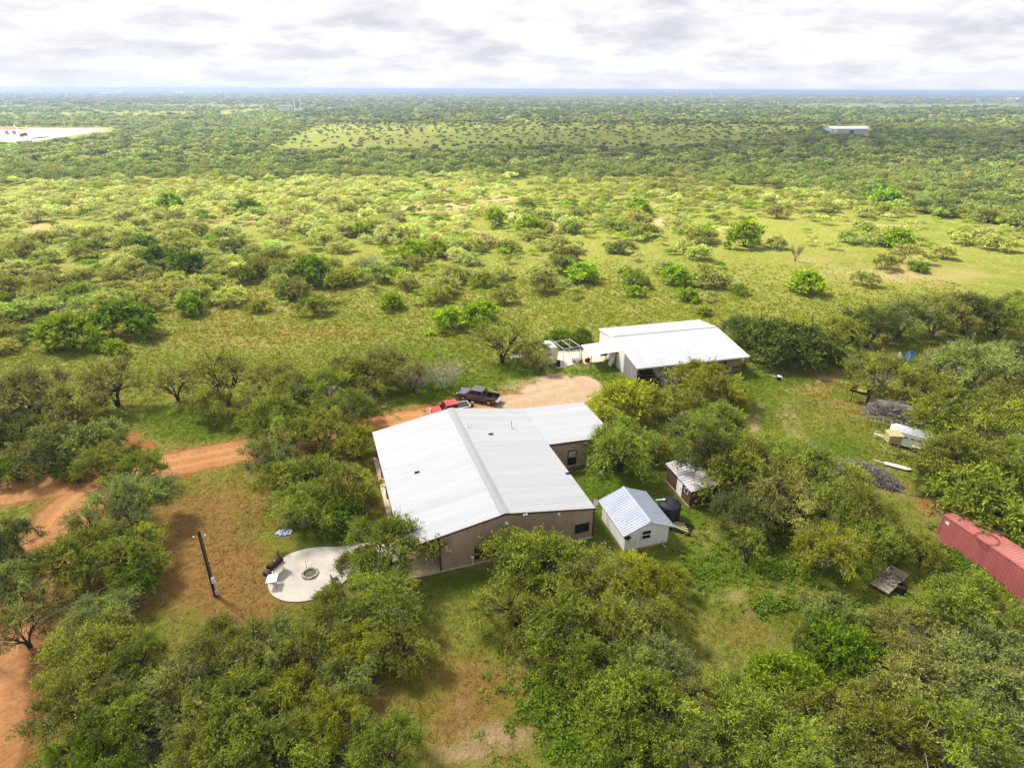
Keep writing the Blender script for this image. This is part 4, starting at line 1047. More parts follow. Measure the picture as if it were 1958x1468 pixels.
for i, (u, v, lab, mt) in enumerate(((1097, 694, 'low stone planter with dry stalks on the pad edge', 'stone'), (1104, 694.5, 'pale broken planter between the stone planter and black pots', 'found'), (1110, 694.5, 'squat clay planter nearest the awning post', 'rust'))):
    t = thing('planter', lab, 'planter', base(u, v, 0.08), 0.3 * i)
    m = MB(); m.lathe([(0, 0), (0.22, 0), (0.32, 0.34), (0.30, 0.36), (0.26, 0.30), (0, 0.29)], 16); m.build('pot', MT[mt], t)
    rr = np.random.default_rng(i + 4); m = MB()
    for k in range(26):
        a = rr.random() * 6.28; h_ = 0.25 + rr.random() * 0.5
        m.tube([(0.12 * math.cos(a), 0.12 * math.sin(a), 0.3), (0.3 * math.cos(a) * rr.random() + .1 * math.cos(a), 0.3 * math.sin(a), 0.3 + h_)], [0.015, 0.004], 3)
    m.build('stalks', MT['green'], t)
for u, v, lab in ((1121, 693, 'black plastic pot standing left beside the awning post'), (1125, 693.5, 'taller black plastic pot touching the awning post')):
    m = MB(); hh = 0.55 if '1121' in str(u) else 0.75
    m.lathe([(0, 0), (0.2, 0), (0.27, hh), (0.24, hh + 0.01), (0.2, hh - 0.08), (0, hh - 0.09)], 16)
    tag(m.build('pot', MT['black'], loc=base(u, v, 0.0)), lab, 'pot')
t = thing('barbecue_grill', 'black kettle-sided barbecue under the white awning', 'barbecue', base(1154, 687, 0.08), 0.3)
m = MB(); m.lathe([(0, -0.5), (0.3, -0.5), (0.32, -0.48), (0.32, 0.48), (0.3, 0.5), (0, 0.5)], 16, o=(0, 0, 0.85), axis='x'); m.build('barrel', MT['black'], t)
for x in (-0.4, 0.4):
    for y in (-0.2, 0.2):
        m = MB(); m.tube([(x, y, 0), (x, y, 0.65)], 0.02); m.build('leg', MT['black'], t)
q0 = at(1171, 698, 0)
m = MB(); m.prism([(-0.55, -0.55, 0), (0.55, -0.55, 0), (0.55, -0.05, 1.25), (0.3, -0.03, 1.3), (-0.55, -0.05, 1.25)], (0, 0.03, 0)); 
tag(m.build('panel', MT['white'], loc=(q0[0], q0[1], 0), rz=NA - PI / 2), 'white sheet leaning against the white barn wall', 'panel')
b0 = base(987, 687)
t = thing('picnic_table', 'grey wooden picnic table under the spreading tree left of the storage box', 'picnic table', b0, 1.5)
for k, (y0, y1, z) in enumerate(((-0.4, 0.4, 0.75), (-0.85, -0.58, 0.45), (0.58, 0.85, 0.45))):
    m = MB()
    n = 4 if k == 0 else 1
    for j in range(n):
        w_ = (y1 - y0) / n; m.box(-0.9, 0.9, y0 + j * w_ + 0.01, y0 + (j + 1) * w_ - 0.01, z - 0.04, z)
    m.build('tabletop' if k == 0 else 'bench', MT['found'], t)
for x in (-0.65, 0.65):
    m = MB(); m.tube([(x, -0.75, 0), (x, -0.2, 0.71)], 0.04, 5); m.tube([(x, 0.75, 0), (x, 0.2, 0.71)], 0.04, 5); m.box(x - 0.03, x + 0.03, -0.8, 0.8, 0.36, 0.405); m.build('leg_frame', MT['wood'], t)

def box_blind(name, label, cat, loc, rz, hl, w, d, hb, mat):
    """box on four splayed legs"""
    t = thing(name, label, cat, loc, rz)
    m = MB(); m.box(-w / 2, w / 2, -d / 2, d / 2, hl, hl + hb, b=0.02); m.box(-0.02, 0.02, -d / 2 - 0.02, -d / 2, hl, hl + hb); m.build('box', mat, t)
    m = MB(); m.prism([(-w / 2 - .1, -d / 2 - .1, hl + hb + .002), (w / 2 + .1, -d / 2 - .1, hl + hb + .002), (w / 2 + .1, d / 2 + .1, hl + hb + .12), (-w / 2 - .1, d / 2 + .1, hl + hb + .12)], (0, 0, 0.05)); m.build('roof', mat, t)
    for x in (-1, 1):
        for y in (-1, 1):
            m = MB(); m.tube([(x * (w / 2 + 0.25), y * (d / 2 + 0.2), 0), (x * (w / 2 - 0.08), y * (d / 2 - 0.08), hl)], 0.045, 5); m.build('leg', mat, t)
    m = MB(); m.tube([(-w / 2 - .1, -d / 2 - .1, hl * 0.45), (w / 2 + .05, -d / 2 - .06, hl * 0.6)], 0.035, 5); m.tube([(-w / 2 - .1, -d / 2 - .1, hl * 0.6), (-w / 2 - .1, d / 2 + .1, hl * 0.5)], 0.035, 5); m.build('brace', mat, t)
    return t
box_blind('hunting_blind', 'khaki box blind on tall splayed legs in front of the white trailer', 'hunting blind', base(1698, 868), -0.1, 1.7, 1.35, 1.15, 0.95, MT['khaki'])
box_blind('feed_bin', 'tan wooden feed bin on legs under the open front of the barn', 'feed bin', base(1394, 712), NA, 1.3, 2.2, 1.3, 0.9, MT['board'])
m = MB(); m.lathe([(0, 0), (0.3, 0), (0.32, 0.5), (0.29, 0.52), (0.27, 0.4), (0, 0.39)], 18)
tag(m.build('tub', MT['black'], loc=base(1489, 726)), 'black feed tub on the bright grass right of the barn', 'tub')
t = MB(); t.lathe([(0, 0), (0.30, 0), (0.32, 0.05), (0.1, 0.12), (0, 0.13)], 16)
q0 = base(1489, 726); tag(t.build('lid', MT['white'], loc=(q0[0], q0[1], 0.522)), 'white round lid lying on the black feed tub', 'lid')
m = MB(); m.lathe([(0, 0), (0.13, 0), (0.16, 0.36), (0.14, 0.37), (0.12, 0.3), (0, 0.29)], 14)
q0 = base(1494, 726); tag(m.build('bucket', MT['white'], loc=q0), 'small white bucket beside the black feed tub', 'bucket')
m = MB(); m.tube([tuple(at(1462, 714, 0.02)), tuple(at(1474, 717.5, 0.04)), tuple(at(1486, 721, 0.03))], 0.04, 6)
tag(m.build('pipe', MT['white']), 'white pipe lying in the grass leading to the black tub', 'pipe')

# ------------------------------------------------------------------ the yard on the right
KO = at(1805, 983, 2.62)
KA = -1.29
kt = thing('shipping_container', 'long faded red shipping container in the weeds at the right edge', 'container', (KO[0], KO[1], 0), KA)
KL, KW, KH = 12.2, 2.3, 2.6
m = MB()
n = 44
# the near side (+x runs along the container, -y towards the camera's left... corrugated both sides)
for y, s in ((0.0, -1), (KW, 1)):
    yy0, yy1 = sorted((y, y - s * 0.05)); m.box(0.06, KL - 0.06, yy0, yy1, 0.16, KH - 0.1)
    for k in range(n):
        x = 0.12 + k * (KL - 0.24) / n; f0, f1 = sorted((y, y + s * 0.008)); m.box(x, x + 0.19, f0, f1, 0.17, KH - 0.12)
sides = m.build('side_walls', MT['red'], kt)
m = MB(); m.box(0.06, KL - 0.06, 0.052, KW - 0.052, KH - 0.06, KH - 0.02)
for k in range(n):
    x = 0.12 + k * (KL - 0.24) / n; m.box(x, x + 0.15, 0.1, KW - 0.1, KH - 0.02, KH - 0.002)
m.build('roof', MT['redtop'], kt)
m = MB()
for x in (0.0, KL - 0.1):
    for y in (-0.04, KW - 0.08): m.box(x, x + 0.1, y, y + 0.12, 0.0, KH)
for y in (-0.035, KW - 0.075):
    m.box(0.1, KL - 0.1, y, y + 0.11, 0.0, 0.155); m.box(0.1, KL - 0.1, y, y + 0.11, KH - 0.095, KH + 0.005)
for x in (0.003, KL - 0.103): m.box(x, x + 0.1, 0.085, KW - 0.085, KH - 0.095, KH + 0.003); m.box(x, x + 0.1, 0.085, KW - 0.085, 0.0, 0.15)
m.build('frame', MT['red'], kt)
for k in range(2):
    m = MB(); y0 = 0.085 + k * (KW - 0.17) / 2; m.box(0.02, 0.06, y0 + 0.005, y0 + (KW - 0.17) / 2 - 0.005, 0.155, KH - 0.1)
    d = m.build('door', MT['red'], kt)
    m = MB()
    for q in (0.3, 0.75): m.tube([(-0.01, y0 + q, 0.2), (-0.01, y0 + q, KH - 0.15)], 0.02, 6)
    m.build('lock_bar', MT['galv'], d)
m = MB(); m.box(0.35, 0.95, 0.052, KW - 0.052, 0.05, 0.15); m.box(KL - 0.9, KL - 0.4, 0.052, KW - 0.052, 0.05, 0.15); m.build('floor_beam', MT['rust'], kt)
m = MB()
for r_, dz in ((0.86, 0.03), (0.92, 0.075), (0.80, 0.115)):
    pts = [(r_ * math.cos(a) * 1.0, r_ * 0.92 * math.sin(a), dz + 0.012 * math.sin(3 * a)) for a in np.linspace(0, 2 * PI, 40)]
    m.tube(pts, 0.014, 6)
qc = at(1887, 1031, KH)
tag(m.build('hose_coil', MT['rust'], loc=(qc[0], qc[1], KH + 0.005)), 'coiled black pipe lying on the red container roof', 'hose')
m = MB(); m.box(-0.16, 0.16, -0.012, 0.0, -0.15, 0.15); lx = 0.55
q = MB(); q.prism([(0.4, -0.045, 1.95), (0.75, -0.045, 1.9), (0.72, -0.045, 2.25), (0.38, -0.045, 2.2)], (0, 0.012, 0)); q.build('placard', MT['white'], kt)

# gooseneck trailer
f0 = at(1655, 783, 0); f1 = at(1768, 812, 0)
ta = math.atan2(f1[1] - f0[1], f1[0] - f0[0])
tr = thing('flatbed_trailer', 'black gooseneck flatbed trailer loaded with grey timber beneath the trees', 'trailer', (f0[0], f0[1], 0), ta)
m = MB(); m.box(0, 7.0, 0.3, 2.7, 0.78, 0.86)
for y in (0.3, 2.6): m.box(0, 7.0, y, y + 0.1, 0.6, 0.778)
for k in range(9): m.box(0.4 + k * 0.75, 0.48 + k * 0.75, 0.401, 2.598, 0.64, 0.778)
m.build('deck', MT['wood'], tr)
m = MB(); m.box(-0.25, -0.001, 0.5, 2.5, 0.6, 1.9); m.box(-2.2, -0.251, 0.9, 1.05, 1.6, 1.85); m.box(-2.2, -0.251, 1.95, 2.1, 1.6, 1.85); m.box(-2.4, -2.201, 0.9, 2.1, 1.55, 1.9); m.tube([(-2.25, 1.5, 1.55), (-2.25, 1.5, 0.75)], 0.07, 8); m.tube([(-2.0, 1.0, 1.6), (-2.0, 1.0, 0.0)], 0.05, 8)
m.build('gooseneck', MT['black'], tr)
m = MB(); m.box(-1.6, -0.5, 0.95, 2.05, 1.86, 1.93); m.build('tool_tray', MT['yellow'], tr)
for x in (4.6, 5.5):
    for y in (0.22, 2.55):
        m = MB(); m.lathe([(0, 0), (0.2, 0), (0.36, 0.02), (0.37, 0.1), (0.36, 0.2), (0, 0.2)], 18, axis='y'); w = m.build('wheel', MT['tyre'], tr, (x, y, 0.37))
        m = MB(); m.lathe([(0, -0.005), (0.19, -0.005), (0.19, 0.0), (0, 0.0)], 14, axis='y'); m.build('rim', MT['rim'], w)
for k in range(4):
    m = MB(); m.box(0.3, 3.6, -0.16, 0.16, 0.0, 0.09); 
    c_ = Matrix.Rotation(ta, 4, 'Z') @ Vector((0.1 + 0.25 * k, 0.75 + 0.42 * k, 0))
    tag(m.build('timber', MT['wood'], loc=(f0[0] + c_.x, f0[1] + c_.y, 0.862), rz=ta + 0.05 * (k - 1.5)), 'weathered grey timber lying on the flatbed trailer deck', 'timber', 'timbers on the flatbed trailer')

def brush_heap(name, label, cat, loc, rx, ry, h, n, seed, mat, rz=0.0, kk=3):
    r = np.random.default_rng(seed); m = MB()
    for i in range(n):
        a = r.random() * 6.28; d = math.sqrt(r.random()); c = np.array([rx * d * math.cos(a), ry * d * math.sin(a), 0.05 + h * (1 - d * d) * r.random() ** 0.6])
        L_ = (0.5 + r.random() * 1.3); b_ = r.random() * 6.28; up = (r.random() - 0.45) * 0.8
        dv = np.array([math.cos(b_), math.sin(b_), up]) * L_ / 2; sd = np.array([r.normal(), r.normal(), r.normal()]) * 0.12 * L_
        p = [c - dv, c + sd, c + dv]
        for q in p: q[2] = max(0.02, q[2])
        w = 0.018 + 0.040 * r.random() ** 2
        m.tube(p, [w, w * 0.8, w * 0.35], kk, cap=False)
    return tag(m.build(name, mat, loc=loc, rz=rz), label, cat)
p0 = base(1706, 800)
brush_heap('brush_pile', 'grey pile of cut branches heaped against the flatbed trailer', 'brush pile', p0, 3.3, 1.7, 2.4, 760, 3, MT['greybark'], ta)
p1 = base(1656, 912)
brush_heap('brush_pile', 'long dark pile of bare branches on the grass left of the white boards', 'brush pile', p1, 3.3, 1.4, 1.6, 760, 4, MT['greybark'], -0.75)
p2 = base(301, 1418)
brush_heap('dead_limb_pile', 'small heap of broken grey limbs between the bottom trees', 'dead wood', p2, 0.7, 1.5, 0.7, 70, 8, MT['greybark'], -0.5)
p3 = base(622, 1460)
brush_heap('dead_limb_pile', 'dark heap of dead sticks at the bottom edge of the photo', 'dead wood', p3, 0.9, 0.7, 0.5, 60, 9, MT['bark'], 0.2)

# cultivator
g0, g1 = at(1622, 806, 0), at(1692, 822, 0)
ga = math.atan2(g1[1] - g0[1], g1[0] - g0[0])
cu = thing('farm_cultivator', 'faded green farm cultivator frame with one yellow wheel', 'cultivator', (g0[0], g0[1], 0), ga)
m = MB()
m.tube([(0, 0.5, 0.55), (1.9, 0.9, 0.7)], 0.05, 6); m.tube([(0, 0.5, 0.55), (1.9, 0.1, 0.7)], 0.05, 6)
for y in (0.0, 1.3): m.tube([(1.8, y, 0.85), (5.6, y, 0.85)], 0.06, 6)
for x in (1.8, 2.7, 3.6, 4.5, 5.5): m.tube([(x, 0.0, 0.85), (x, 1.3, 0.85)], 0.05, 6); 
m.tube([(1.8, 0, 0.85), (1.8, 0.3, 1.6), (1.8, 1.0, 1.6), (1.8, 1.3, 0.85)], 0.045, 6); m.build('frame', MT['green'], cu)
for k in range(8):
    x = 2.0 + k * 0.45
    m = MB(); m.tube([(x, 0.65, 0.85), (x + 0.2, 0.6, 0.5), (x - 0.05, 0.55, 0.15), (x + 0.15, 0.5, 0.02)], 0.025, 5); m.build('tine', MT['rust'], cu)
m = MB(); m.lathe([(0, 0), (0.16, 0), (0.17, 0.05), (0.3, 0.02), (0.34, 0.07), (0.3, 0.14), (0, 0.12)], 18, axis='y'); w = m.build('wheel', MT['tyre'], cu, (4.4, -0.35, 0.34))
m = MB(); m.lathe([(0.08, -0.012), (0.24, -0.012), (0.24, 0.0), (0.08, 0.0)], 16, axis='y'); m.build('rim', MT['yellow'], w)
# stock trailer
s0 = at(1692, 849, 0); s1 = at(1752, 866, 0)
sa = math.atan2(s1[1] - s0[1], s1[0] - s0[0])
st = thing('livestock_trailer', 'white rounded-nose livestock trailer with a grey roof half under a tree', 'trailer', (s0[0], s0[1], 0), sa)
m = MB(); nose = [(0.0, 0.45), (-0.25, 0.8), (-0.25, 1.6), (0.05, 1.62), (0.5, 1.62)]
pl = [(0.35, 0.0), (0.0, 0.5), (0.0, 1.4), (0.35, 1.9), (5.2, 1.9), (5.2, 0.0)]
m.prism([(x, y, 0.45) for x, y in pl], (0, 0, 1.6)); m.build('body', MT['white'], st)
m = MB(); rp = [(0.4, 0.05), (0.08, 0.52), (0.08, 1.38), (0.4, 1.85), (5.15, 1.85), (5.15, 0.05)]
m.prism([(x, y, 2.052) for x, y in rp], (0, 0, 0.06)); m.prism([(0.6, 0.5, 2.113), (5.1, 0.5, 2.113), (5.1, 1.4, 2.113), (0.6, 1.4, 2.113)], (0, 0, 0.04)); m.build('roof', MT['alum'], st)
m = MB(); m.tube([(0.05, 0.6, 0.5), (-1.4, 0.95, 0.5)], 0.045, 6); m.tube([(0.05, 1.3, 0.5), (-1.4, 0.95, 0.5)], 0.045, 6); m.tube([(-1.25, 0.95, 0.0), (-1.25, 0.95, 0.9)], 0.035, 6); m.build('drawbar', MT['white'], st)
for x in (3.0, 3.85):
    for y in (-0.16, 1.9):
        m = MB(); m.lathe([(0, 0), (0.2, 0), (0.33, 0.02), (0.34, 0.08), (0.33, 0.15), (0, 0.15)], 18, axis='y'); m.build('wheel', MT['tyre'], st, (x, y, 0.34))
m = MB(); m.box(2.55, 4.3, -0.17, -0.002, 0.70, 0.76, b=0.015); m.build('fender', MT['white'], st)
m = MB()
for k in range(3): m.box(0.8 + k * 1.45, 1.9 + k * 1.45, -0.012, -0.002, 1.45, 1.6)
m.build('vent_slot', MT['black'], st)
s2 = at(1714, 894, 0)
sa2 = math.atan2(*(at(1734, 899, 0) - at(1697, 890, 0))[[1, 0]])
m = MB(); m.prism([(-1.2, -0.25, 0), (0.9, -0.36, 0), (1.5, 0.0, 0), (0.9, 0.3, 0), (-1.2, 0.25, 0)], (0, 0, 0.10)); m.tube([(-2.3, 0.2, 0.04), (-1.1, 0.0, 0.08)], 0.04, 5)
tag(m.build('white_board', MT['white'], loc=(s2[0], s2[1], 0.16), rz=sa2), 'long pointed white board lying in the grass near the khaki blind', 'board')
# blue covered heap and its neighbour
p4 = base(1737, 690)
lumpy('tarp_cover', 'bright blue domed cover showing above the trees behind the flatbed trailer', 'tarp', p4, 0.8, 0.6, 1.45, MT['blue'], 12, 18, 0.1)
p4 = base(1717, 690)
lumpy('feed_sack', 'pale white bundle beside the bright blue cover', 'bundle', p4, 0.4, 0.35, 1.3, MT['white'], 13, 12)
# wooden platform
w0 = at(1704, 1079, 0.45); w1_ = at(1664, 1102, 0.45); w2 = at(1739, 1098, 0.45)
wa = math.atan2(w2[1] - w0[1], w2[0] - w0[0])
wl_ = np.linalg.norm(w2 - w0); ww = np.linalg.norm(w1_ - w0)
wp = thing('wooden_platform', 'weathered square wooden platform under the trees near the red container', 'platform', (w0[0], w0[1], 0), wa)
m = MB(); nb_ = 12
for k in range(nb_): m.box(k * wl_ / nb_ + 0.008, (k + 1) * wl_ / nb_ - 0.008, -ww * 1.25, 0, 0.40, 0.45 - 0.008 * (k % 3))
m.build('deck_boards', MT['deckwood'], wp)
m = MB(); rr = np.random.default_rng(44)
for k in range(90):
    x, y, a = rr.random() * wl_, -rr.random() ** 0.7 * ww * 1.2, rr.random() * 6.28; h_ = 0.03 + 0.05 * rr.random(); w_ = 0.05 + 0.12 * rr.random()
    if (x - wl_ * .45) ** 2 + (y + ww * .6) ** 2 > 2.2 * rr.random(): continue
    M_ = Matrix.Translation((x, y, 0.451)) @ Matrix.Rotation(a, 4, 'Z'); m.box(-w_, w_, -w_ * .5, w_ * .5, 0, h_, mat=M_, b=0.012)
tag(m.build('leaf_litter', MT['ash'], wp), kind='stuff')
m = MB()
for y in (-ww * 1.2, -ww * 0.6, -0.1): m.box(0.05, wl_ - 0.05, y, y + 0.1, 0.25, 0.398)
for x in (0.1, wl_ - 0.2):
    for y in (-ww * 1.2, -0.12): m.box(x, x + 0.1, y, y + 0.1, 0, 0.249)
m.build('joists', MT['wood'], wp)
p5 = base(1722, 1132)
m = MB(); m.lathe([(0, 0), (0.34, 0), (0.38, 0.7), (0.35, 0.72), (0.3, 0.5), (0, 0.48)], 18)
tag(m.build('tub', MT['black'], loc=p5), 'black plastic tub beside the weathered wooden platform', 'tub')

# ------------------------------------------------------------------ far away things
p6 = base(1588, 256.5)
fb = thing('metal_barn', 'distant pale blue metal barn standing alone in the far woods', 'barn', p6, 0.10)
m = MB(); m.prism([(0, 0, 0), (0, 14, 0), (0, 14, 4.6), (0, 7, 6.2), (0, 0, 4.6)], (38, 0, 0))
for k in range(60): m.box(k * 0.63 + 0.1, k * 0.63 + 0.25, -0.05, 0, 0, 4.5)
m.build('walls', MT['bluegrey'], fb)
m = MB()
m.prism([(-0.4, -0.5, 4.55), (38.4, -0.5, 4.55), (38.4, 7, 6.35), (-0.4, 7, 6.35)], (0, 0, 0.12)); m.prism([(-0.4, 14.5, 4.55), (38.4, 14.5, 4.55), (38.4, 7.005, 6.352), (-0.4, 7.005, 6.352)], (0, 0, 0.12)); m.build('roof', MT['white'], fb)
m = MB(); m.box(19, 23, -0.1, -0.055, 0, 3.6); m.build('doorway', MT['black'], fb)
m = MB(); m.box(2.6, 6.6, -0.1, -0.055, 0, 4.3); m.build('door', MT['white'], fb)
m = MB(); m.box(19, 23.2, -1.4, -0.1, 3.65, 3.8); m.build('canopy', MT['white'], fb)

def pumpjack(loc, rz, label, col, tilt):
    t = thing('pumpjack', label, 'pumpjack', loc, rz, 'pumpjacks on the white pad')
    m = MB(); m.box(-4.5, 3.5, -0.8, 0.8, 0, 0.6); m.build('skid', MT['found'], t)
    m = MB()
    for x in (-1.6, 1.6):
        for y in (-1.0, 1.0): m.tube([(x, y, 0.6), (0, 0, 5.6)], 0.16, 5)
    m.build('samson_post', col, t)
    c, s = math.cos(tilt), math.sin(tilt); P = lambda x, z: (x * c - z * s, 0, 5.9 + x * s + z * c)
    m = MB(); m.tube([P(-4.6, 0), P(4.6, 0)], 0.36, 4); b_ = m.build('walking_beam', col, t)
    m = MB(); hd = [P(4.4, 0.6), P(5.5, 1.5), P(5.9, 0), P(5.5, -1.6), P(4.4, -0.6)]; m.prism([(p[0], -0.35, p[2]) for p in hd], (0, 0.7, 0)); m.build('horse_head', col, t)
    e = P(-4.4, 0)
    m = MB(); m.tube([(e[0], 0.6, e[2]), (-3.4, 0.7, 1.9)], 0.12, 5); m.tube([(e[0], -0.6, e[2]), (-3.4, -0.7, 1.9)], 0.12, 5); m.build('pitman_arm', col, t)
    m = MB(); m.box(-4.4, -2.6, -1.2, 1.2, 0.7, 2.6, b=0.2); m.build('crank', MT['black'], t)
    m = MB(); m.tube([(P(5.7, 0)[0], 0, 0.2), (P(5.7, 0)[0], 0, P(5.7, -1.4)[2])], 0.08, 5); m.build('rod', col, t)
pumpjack(base(39, 262), 2.6, 'white-beamed pumpjack on the pad with its head raised highest', MT['white'], 0.5)
pumpjack(base(52, 260), 1.9, 'yellowish pumpjack standing just right of the white-beamed pumpjack', MT['yellow'], 0.35)
for u, v, lab in ((14, 257, 'small dark tank farther from the pumpjacks at the pad edge'), (28, 257, 'small dark tank close beside the white-beamed pumpjack')):
    m = MB(); m.lathe([(0, 0), (1.5, 0), (1.5, 3.2), (0.8, 3.6), (0, 3.7)], 16); tag(m.build('oil_tank', MT['galv'], loc=base(u, v, 0.02)), lab, 'tank')
m = MB()
for k in range(5): m.tube([tuple(at(62, 265.5 - k * 0.25, 0.3 + 0.1 * k)), tuple(at(92, 262.5 - k * 0.25, 0.3 + 0.1 * k))], 0.25, 5)
tag(m.build('pipe_bundle', MT['rust']), 'rusty bundle of drill pipes lying on the white pad', 'pipes')
lumpy('spoil_bank', 'low orange earth bank behind the pumpjacks', 'earth bank', base(0, 247), 30, 6, 1.8, MT['orange'], 31, 20)
m = MB(); m.tube([(0, 0, 0), (0, 0, 14)], [0.3, 0.12], 6); tag(m.build('mast', MT['alum'], loc=base(126, 246)), 'thin pale mast behind the right end of the white pad', 'mast')
# gas plant
p7 = base(534, 216.5)
gp = thing('gas_plant', 'distant pale industrial plant with two thin stacks among the trees', 'plant', p7, 0.05)
m = MB(); m.box(0, 20, 0, 16, 0, 11); m.prism([(-0.5, -0.5, 11.002), (20.5, -0.5, 11.002), (20.5, 16.5, 11.002), (-0.5, 16.5, 11.002)], (0, 0, 0.8)); m.build('hall', MT['bluegrey'], gp)
m = MB()
for k in range(4): m.box(1.5 + k * 4.6, 4.2 + k * 4.6, -0.2, -0.002, 1.5, 8.0)
m.build('window', MT['white'], gp)
for x, hh in ((26, 23), (36, 22)):
    m = MB(); m.tube([(x, 4, 0), (x, 4, hh)], [1.0, 0.7], 10); m.build('stack', MT['white'], gp)
m = MB(); m.box(24, 52, -2, 2, 0, 5.0); m.tube([(26, 0, 5.8), (50, 0, 5.8)], 0.8, 8); m.build('pipe_rack', MT['alum'], gp)
m = MB(); m.box(-75, 0, -6, -1, 0, 2.2); m.build('low_shed', MT['white'], gp)
p8 = base(1817, 189.5)
m = MB(); m.tube([(0, 0, 0), (6, 0, 34)], [1.1, 0.6], 5); m.tube([(-7, 0, 0), (0, 0, 9)], [0.8, 0.6], 4); tag(m.build('drill_mast', MT['white'], loc=p8), 'leaning white derrick mast far off near the horizon', 'mast')
rb = np.random.default_rng(5)
FARB = [(195, 181, 7), (204, 180.5, 8), (216, 181, 6), (228, 174.5, 9), (340, 178, 8), (346, 178.5, 7), (403, 176.5, 7), (420, 176, 5), (600, 172.8, 12), (612, 172.8, 9), (890, 180.5, 4), (902, 178, 5), (915, 177.5, 3), (935, 178, 3),
        (1183, 175.5, 5), (1211, 175, 4), (1219, 175, 5), (1275, 176.3, 8), (1287, 176.5, 6), (1295, 181, 3), (1310, 179, 4), (1361, 183, 4), (1480, 189.5, 9), (1527, 173.6, 5), (1625, 175.5, 5), (1788, 188.3, 4), (1800, 188.5, 3), (1930, 191, 8), (1940, 191, 10), (1405, 173.8, 6)]
FARL = 'tiny pale building far off under the horizon'
for i, (u, v, w) in enumerate(FARB):
    vv = max(v + 1.2, 178.6); q = at(u, vv, 0); s = math.hypot(q[0], q[1]) / F
    W_ = w * s * 0.5; D_ = W_ * 0.6; H_ = 2.0 * s
    m = MB(); m.box(-W_, W_, -D_, D_, 0, H_); m.prism([(-W_ * 1.03, -D_ * 1.05, H_ + 0.01), (-W_ * 1.03, D_ * 1.05, H_ + 0.01), (-W_ * 1.03, 0, H_ * 1.5)], (W_ * 2.06, 0, 0))
    tag(m.build('distant_building', MT['white'], loc=(q[0], q[1], 0), rz=rb.normal() * 0.2), FARL, 'building', 'tiny pale buildings near the horizon')

# ------------------------------------------------------------------ plants
def leaf_quads(P, D, L_, W_, r, nb=0.9):
    """diamond leaves at P along D (unit), length L_, width W_ -> verts, quads"""
    n = len(P)
    N0 = r.normal(size=(n, 3)) * nb + np.array([0, 0, 1.0])
    S = np.cross(D, N0); S /= (np.linalg.norm(S, axis=1, keepdims=True) + 1e-9)
    L_ = L_[:, None]; W_ = W_[:, None]
    mid = P + D * L_ * 0.45
    V = np.stack([P, mid + S * W_ * 0.5, P + D * L_, mid - S * W_ * 0.5], 1).reshape(-1, 3)
    return V

class Plant:
    def __init__(s, seed): s.r = np.random.default_rng(seed); s.V = []; s.T = []; s.w = MB()
    def limb(s, pts, r0, r1, k=5): s.w.tube(pts, list(np.linspace(r0, r1, len(pts))), k, cap=False)
    def spray(s, C_, dirs, Ls, K, ll, lw, droop, clump_t, spread=0.75):
        r = s.r; n = len(C_)
        t = np.linspace(0.12, 1.0, K)[None, :, None] + r.normal(size=(n, K, 1)) * 0.04
        P = C_[:, None, :] + dirs[:, None, :] * (Ls[:, None, None] * t)
        P[..., 2] -= droop * Ls[:, None] * t[..., 0] ** 2
        P = P.reshape(-1, 3) + r.normal(size=(n * K, 3)) * 0.05 * ll
        D = np.repeat(dirs, K, 0) + r.normal(size=(n * K, 3)) * spread
        D[:, 2] -= droop * 0.4
        D /= np.linalg.norm(D, axis=1, keepdims=True)
        m = n * K
        l = ll * (0.5 + 1.0 * r.random(m)); w = lw * (0.6 + 0.8 * r.random(m))
        s.V.append(leaf_quads(P, D, l, w, r))
        tt = np.clip(np.repeat(clump_t, K) + r.normal(size=m) * 0.15 + np.broadcast_to(0.22 * (t - 0.5), (n, K, 1)).reshape(-1), 0, 1)
        s.T.append(np.repeat(tt, 4))
    def crown_arrays(s):
        V = np.concatenate(s.V); return V, np.concatenate(s.T)
    def crown(s, name, mat):
        V, T = s.crown_arrays(); n = len(V) // 4
        return np_mesh(name, V, np.arange(n * 4).reshape(-1, 4), mat, {'tint': T})
    def wood(s, name, mat):
        me = bpy.data.meshes.new(name); me.from_pydata(s.w.v, [], s.w.f); me.materials.append(mat)
        me.polygons.foreach_set('use_smooth', [True] * len(me.polygons)); return me
    def joined(s, name, leafm, barkm):
        V, T = s.crown_arrays(); n = len(V) // 4
        Q = np.arange(n * 4).reshape(-1, 4)
        wv = np.array(s.w.v).reshape(-1, 3); wf = np.array([f for f in s.w.f if len(f) == 4]).reshape(-1, 4)
        VV = np.concatenate([V, wv]); QQ = np.concatenate([Q, wf + len(V)])
        mi = np.concatenate([np.zeros(n, int), np.ones(len(wf), int)])
        return np_mesh(name, VV, QQ, [leafm, barkm], {'tint': np.concatenate([T, np.full(len(wv), 0.5)])}, mi)

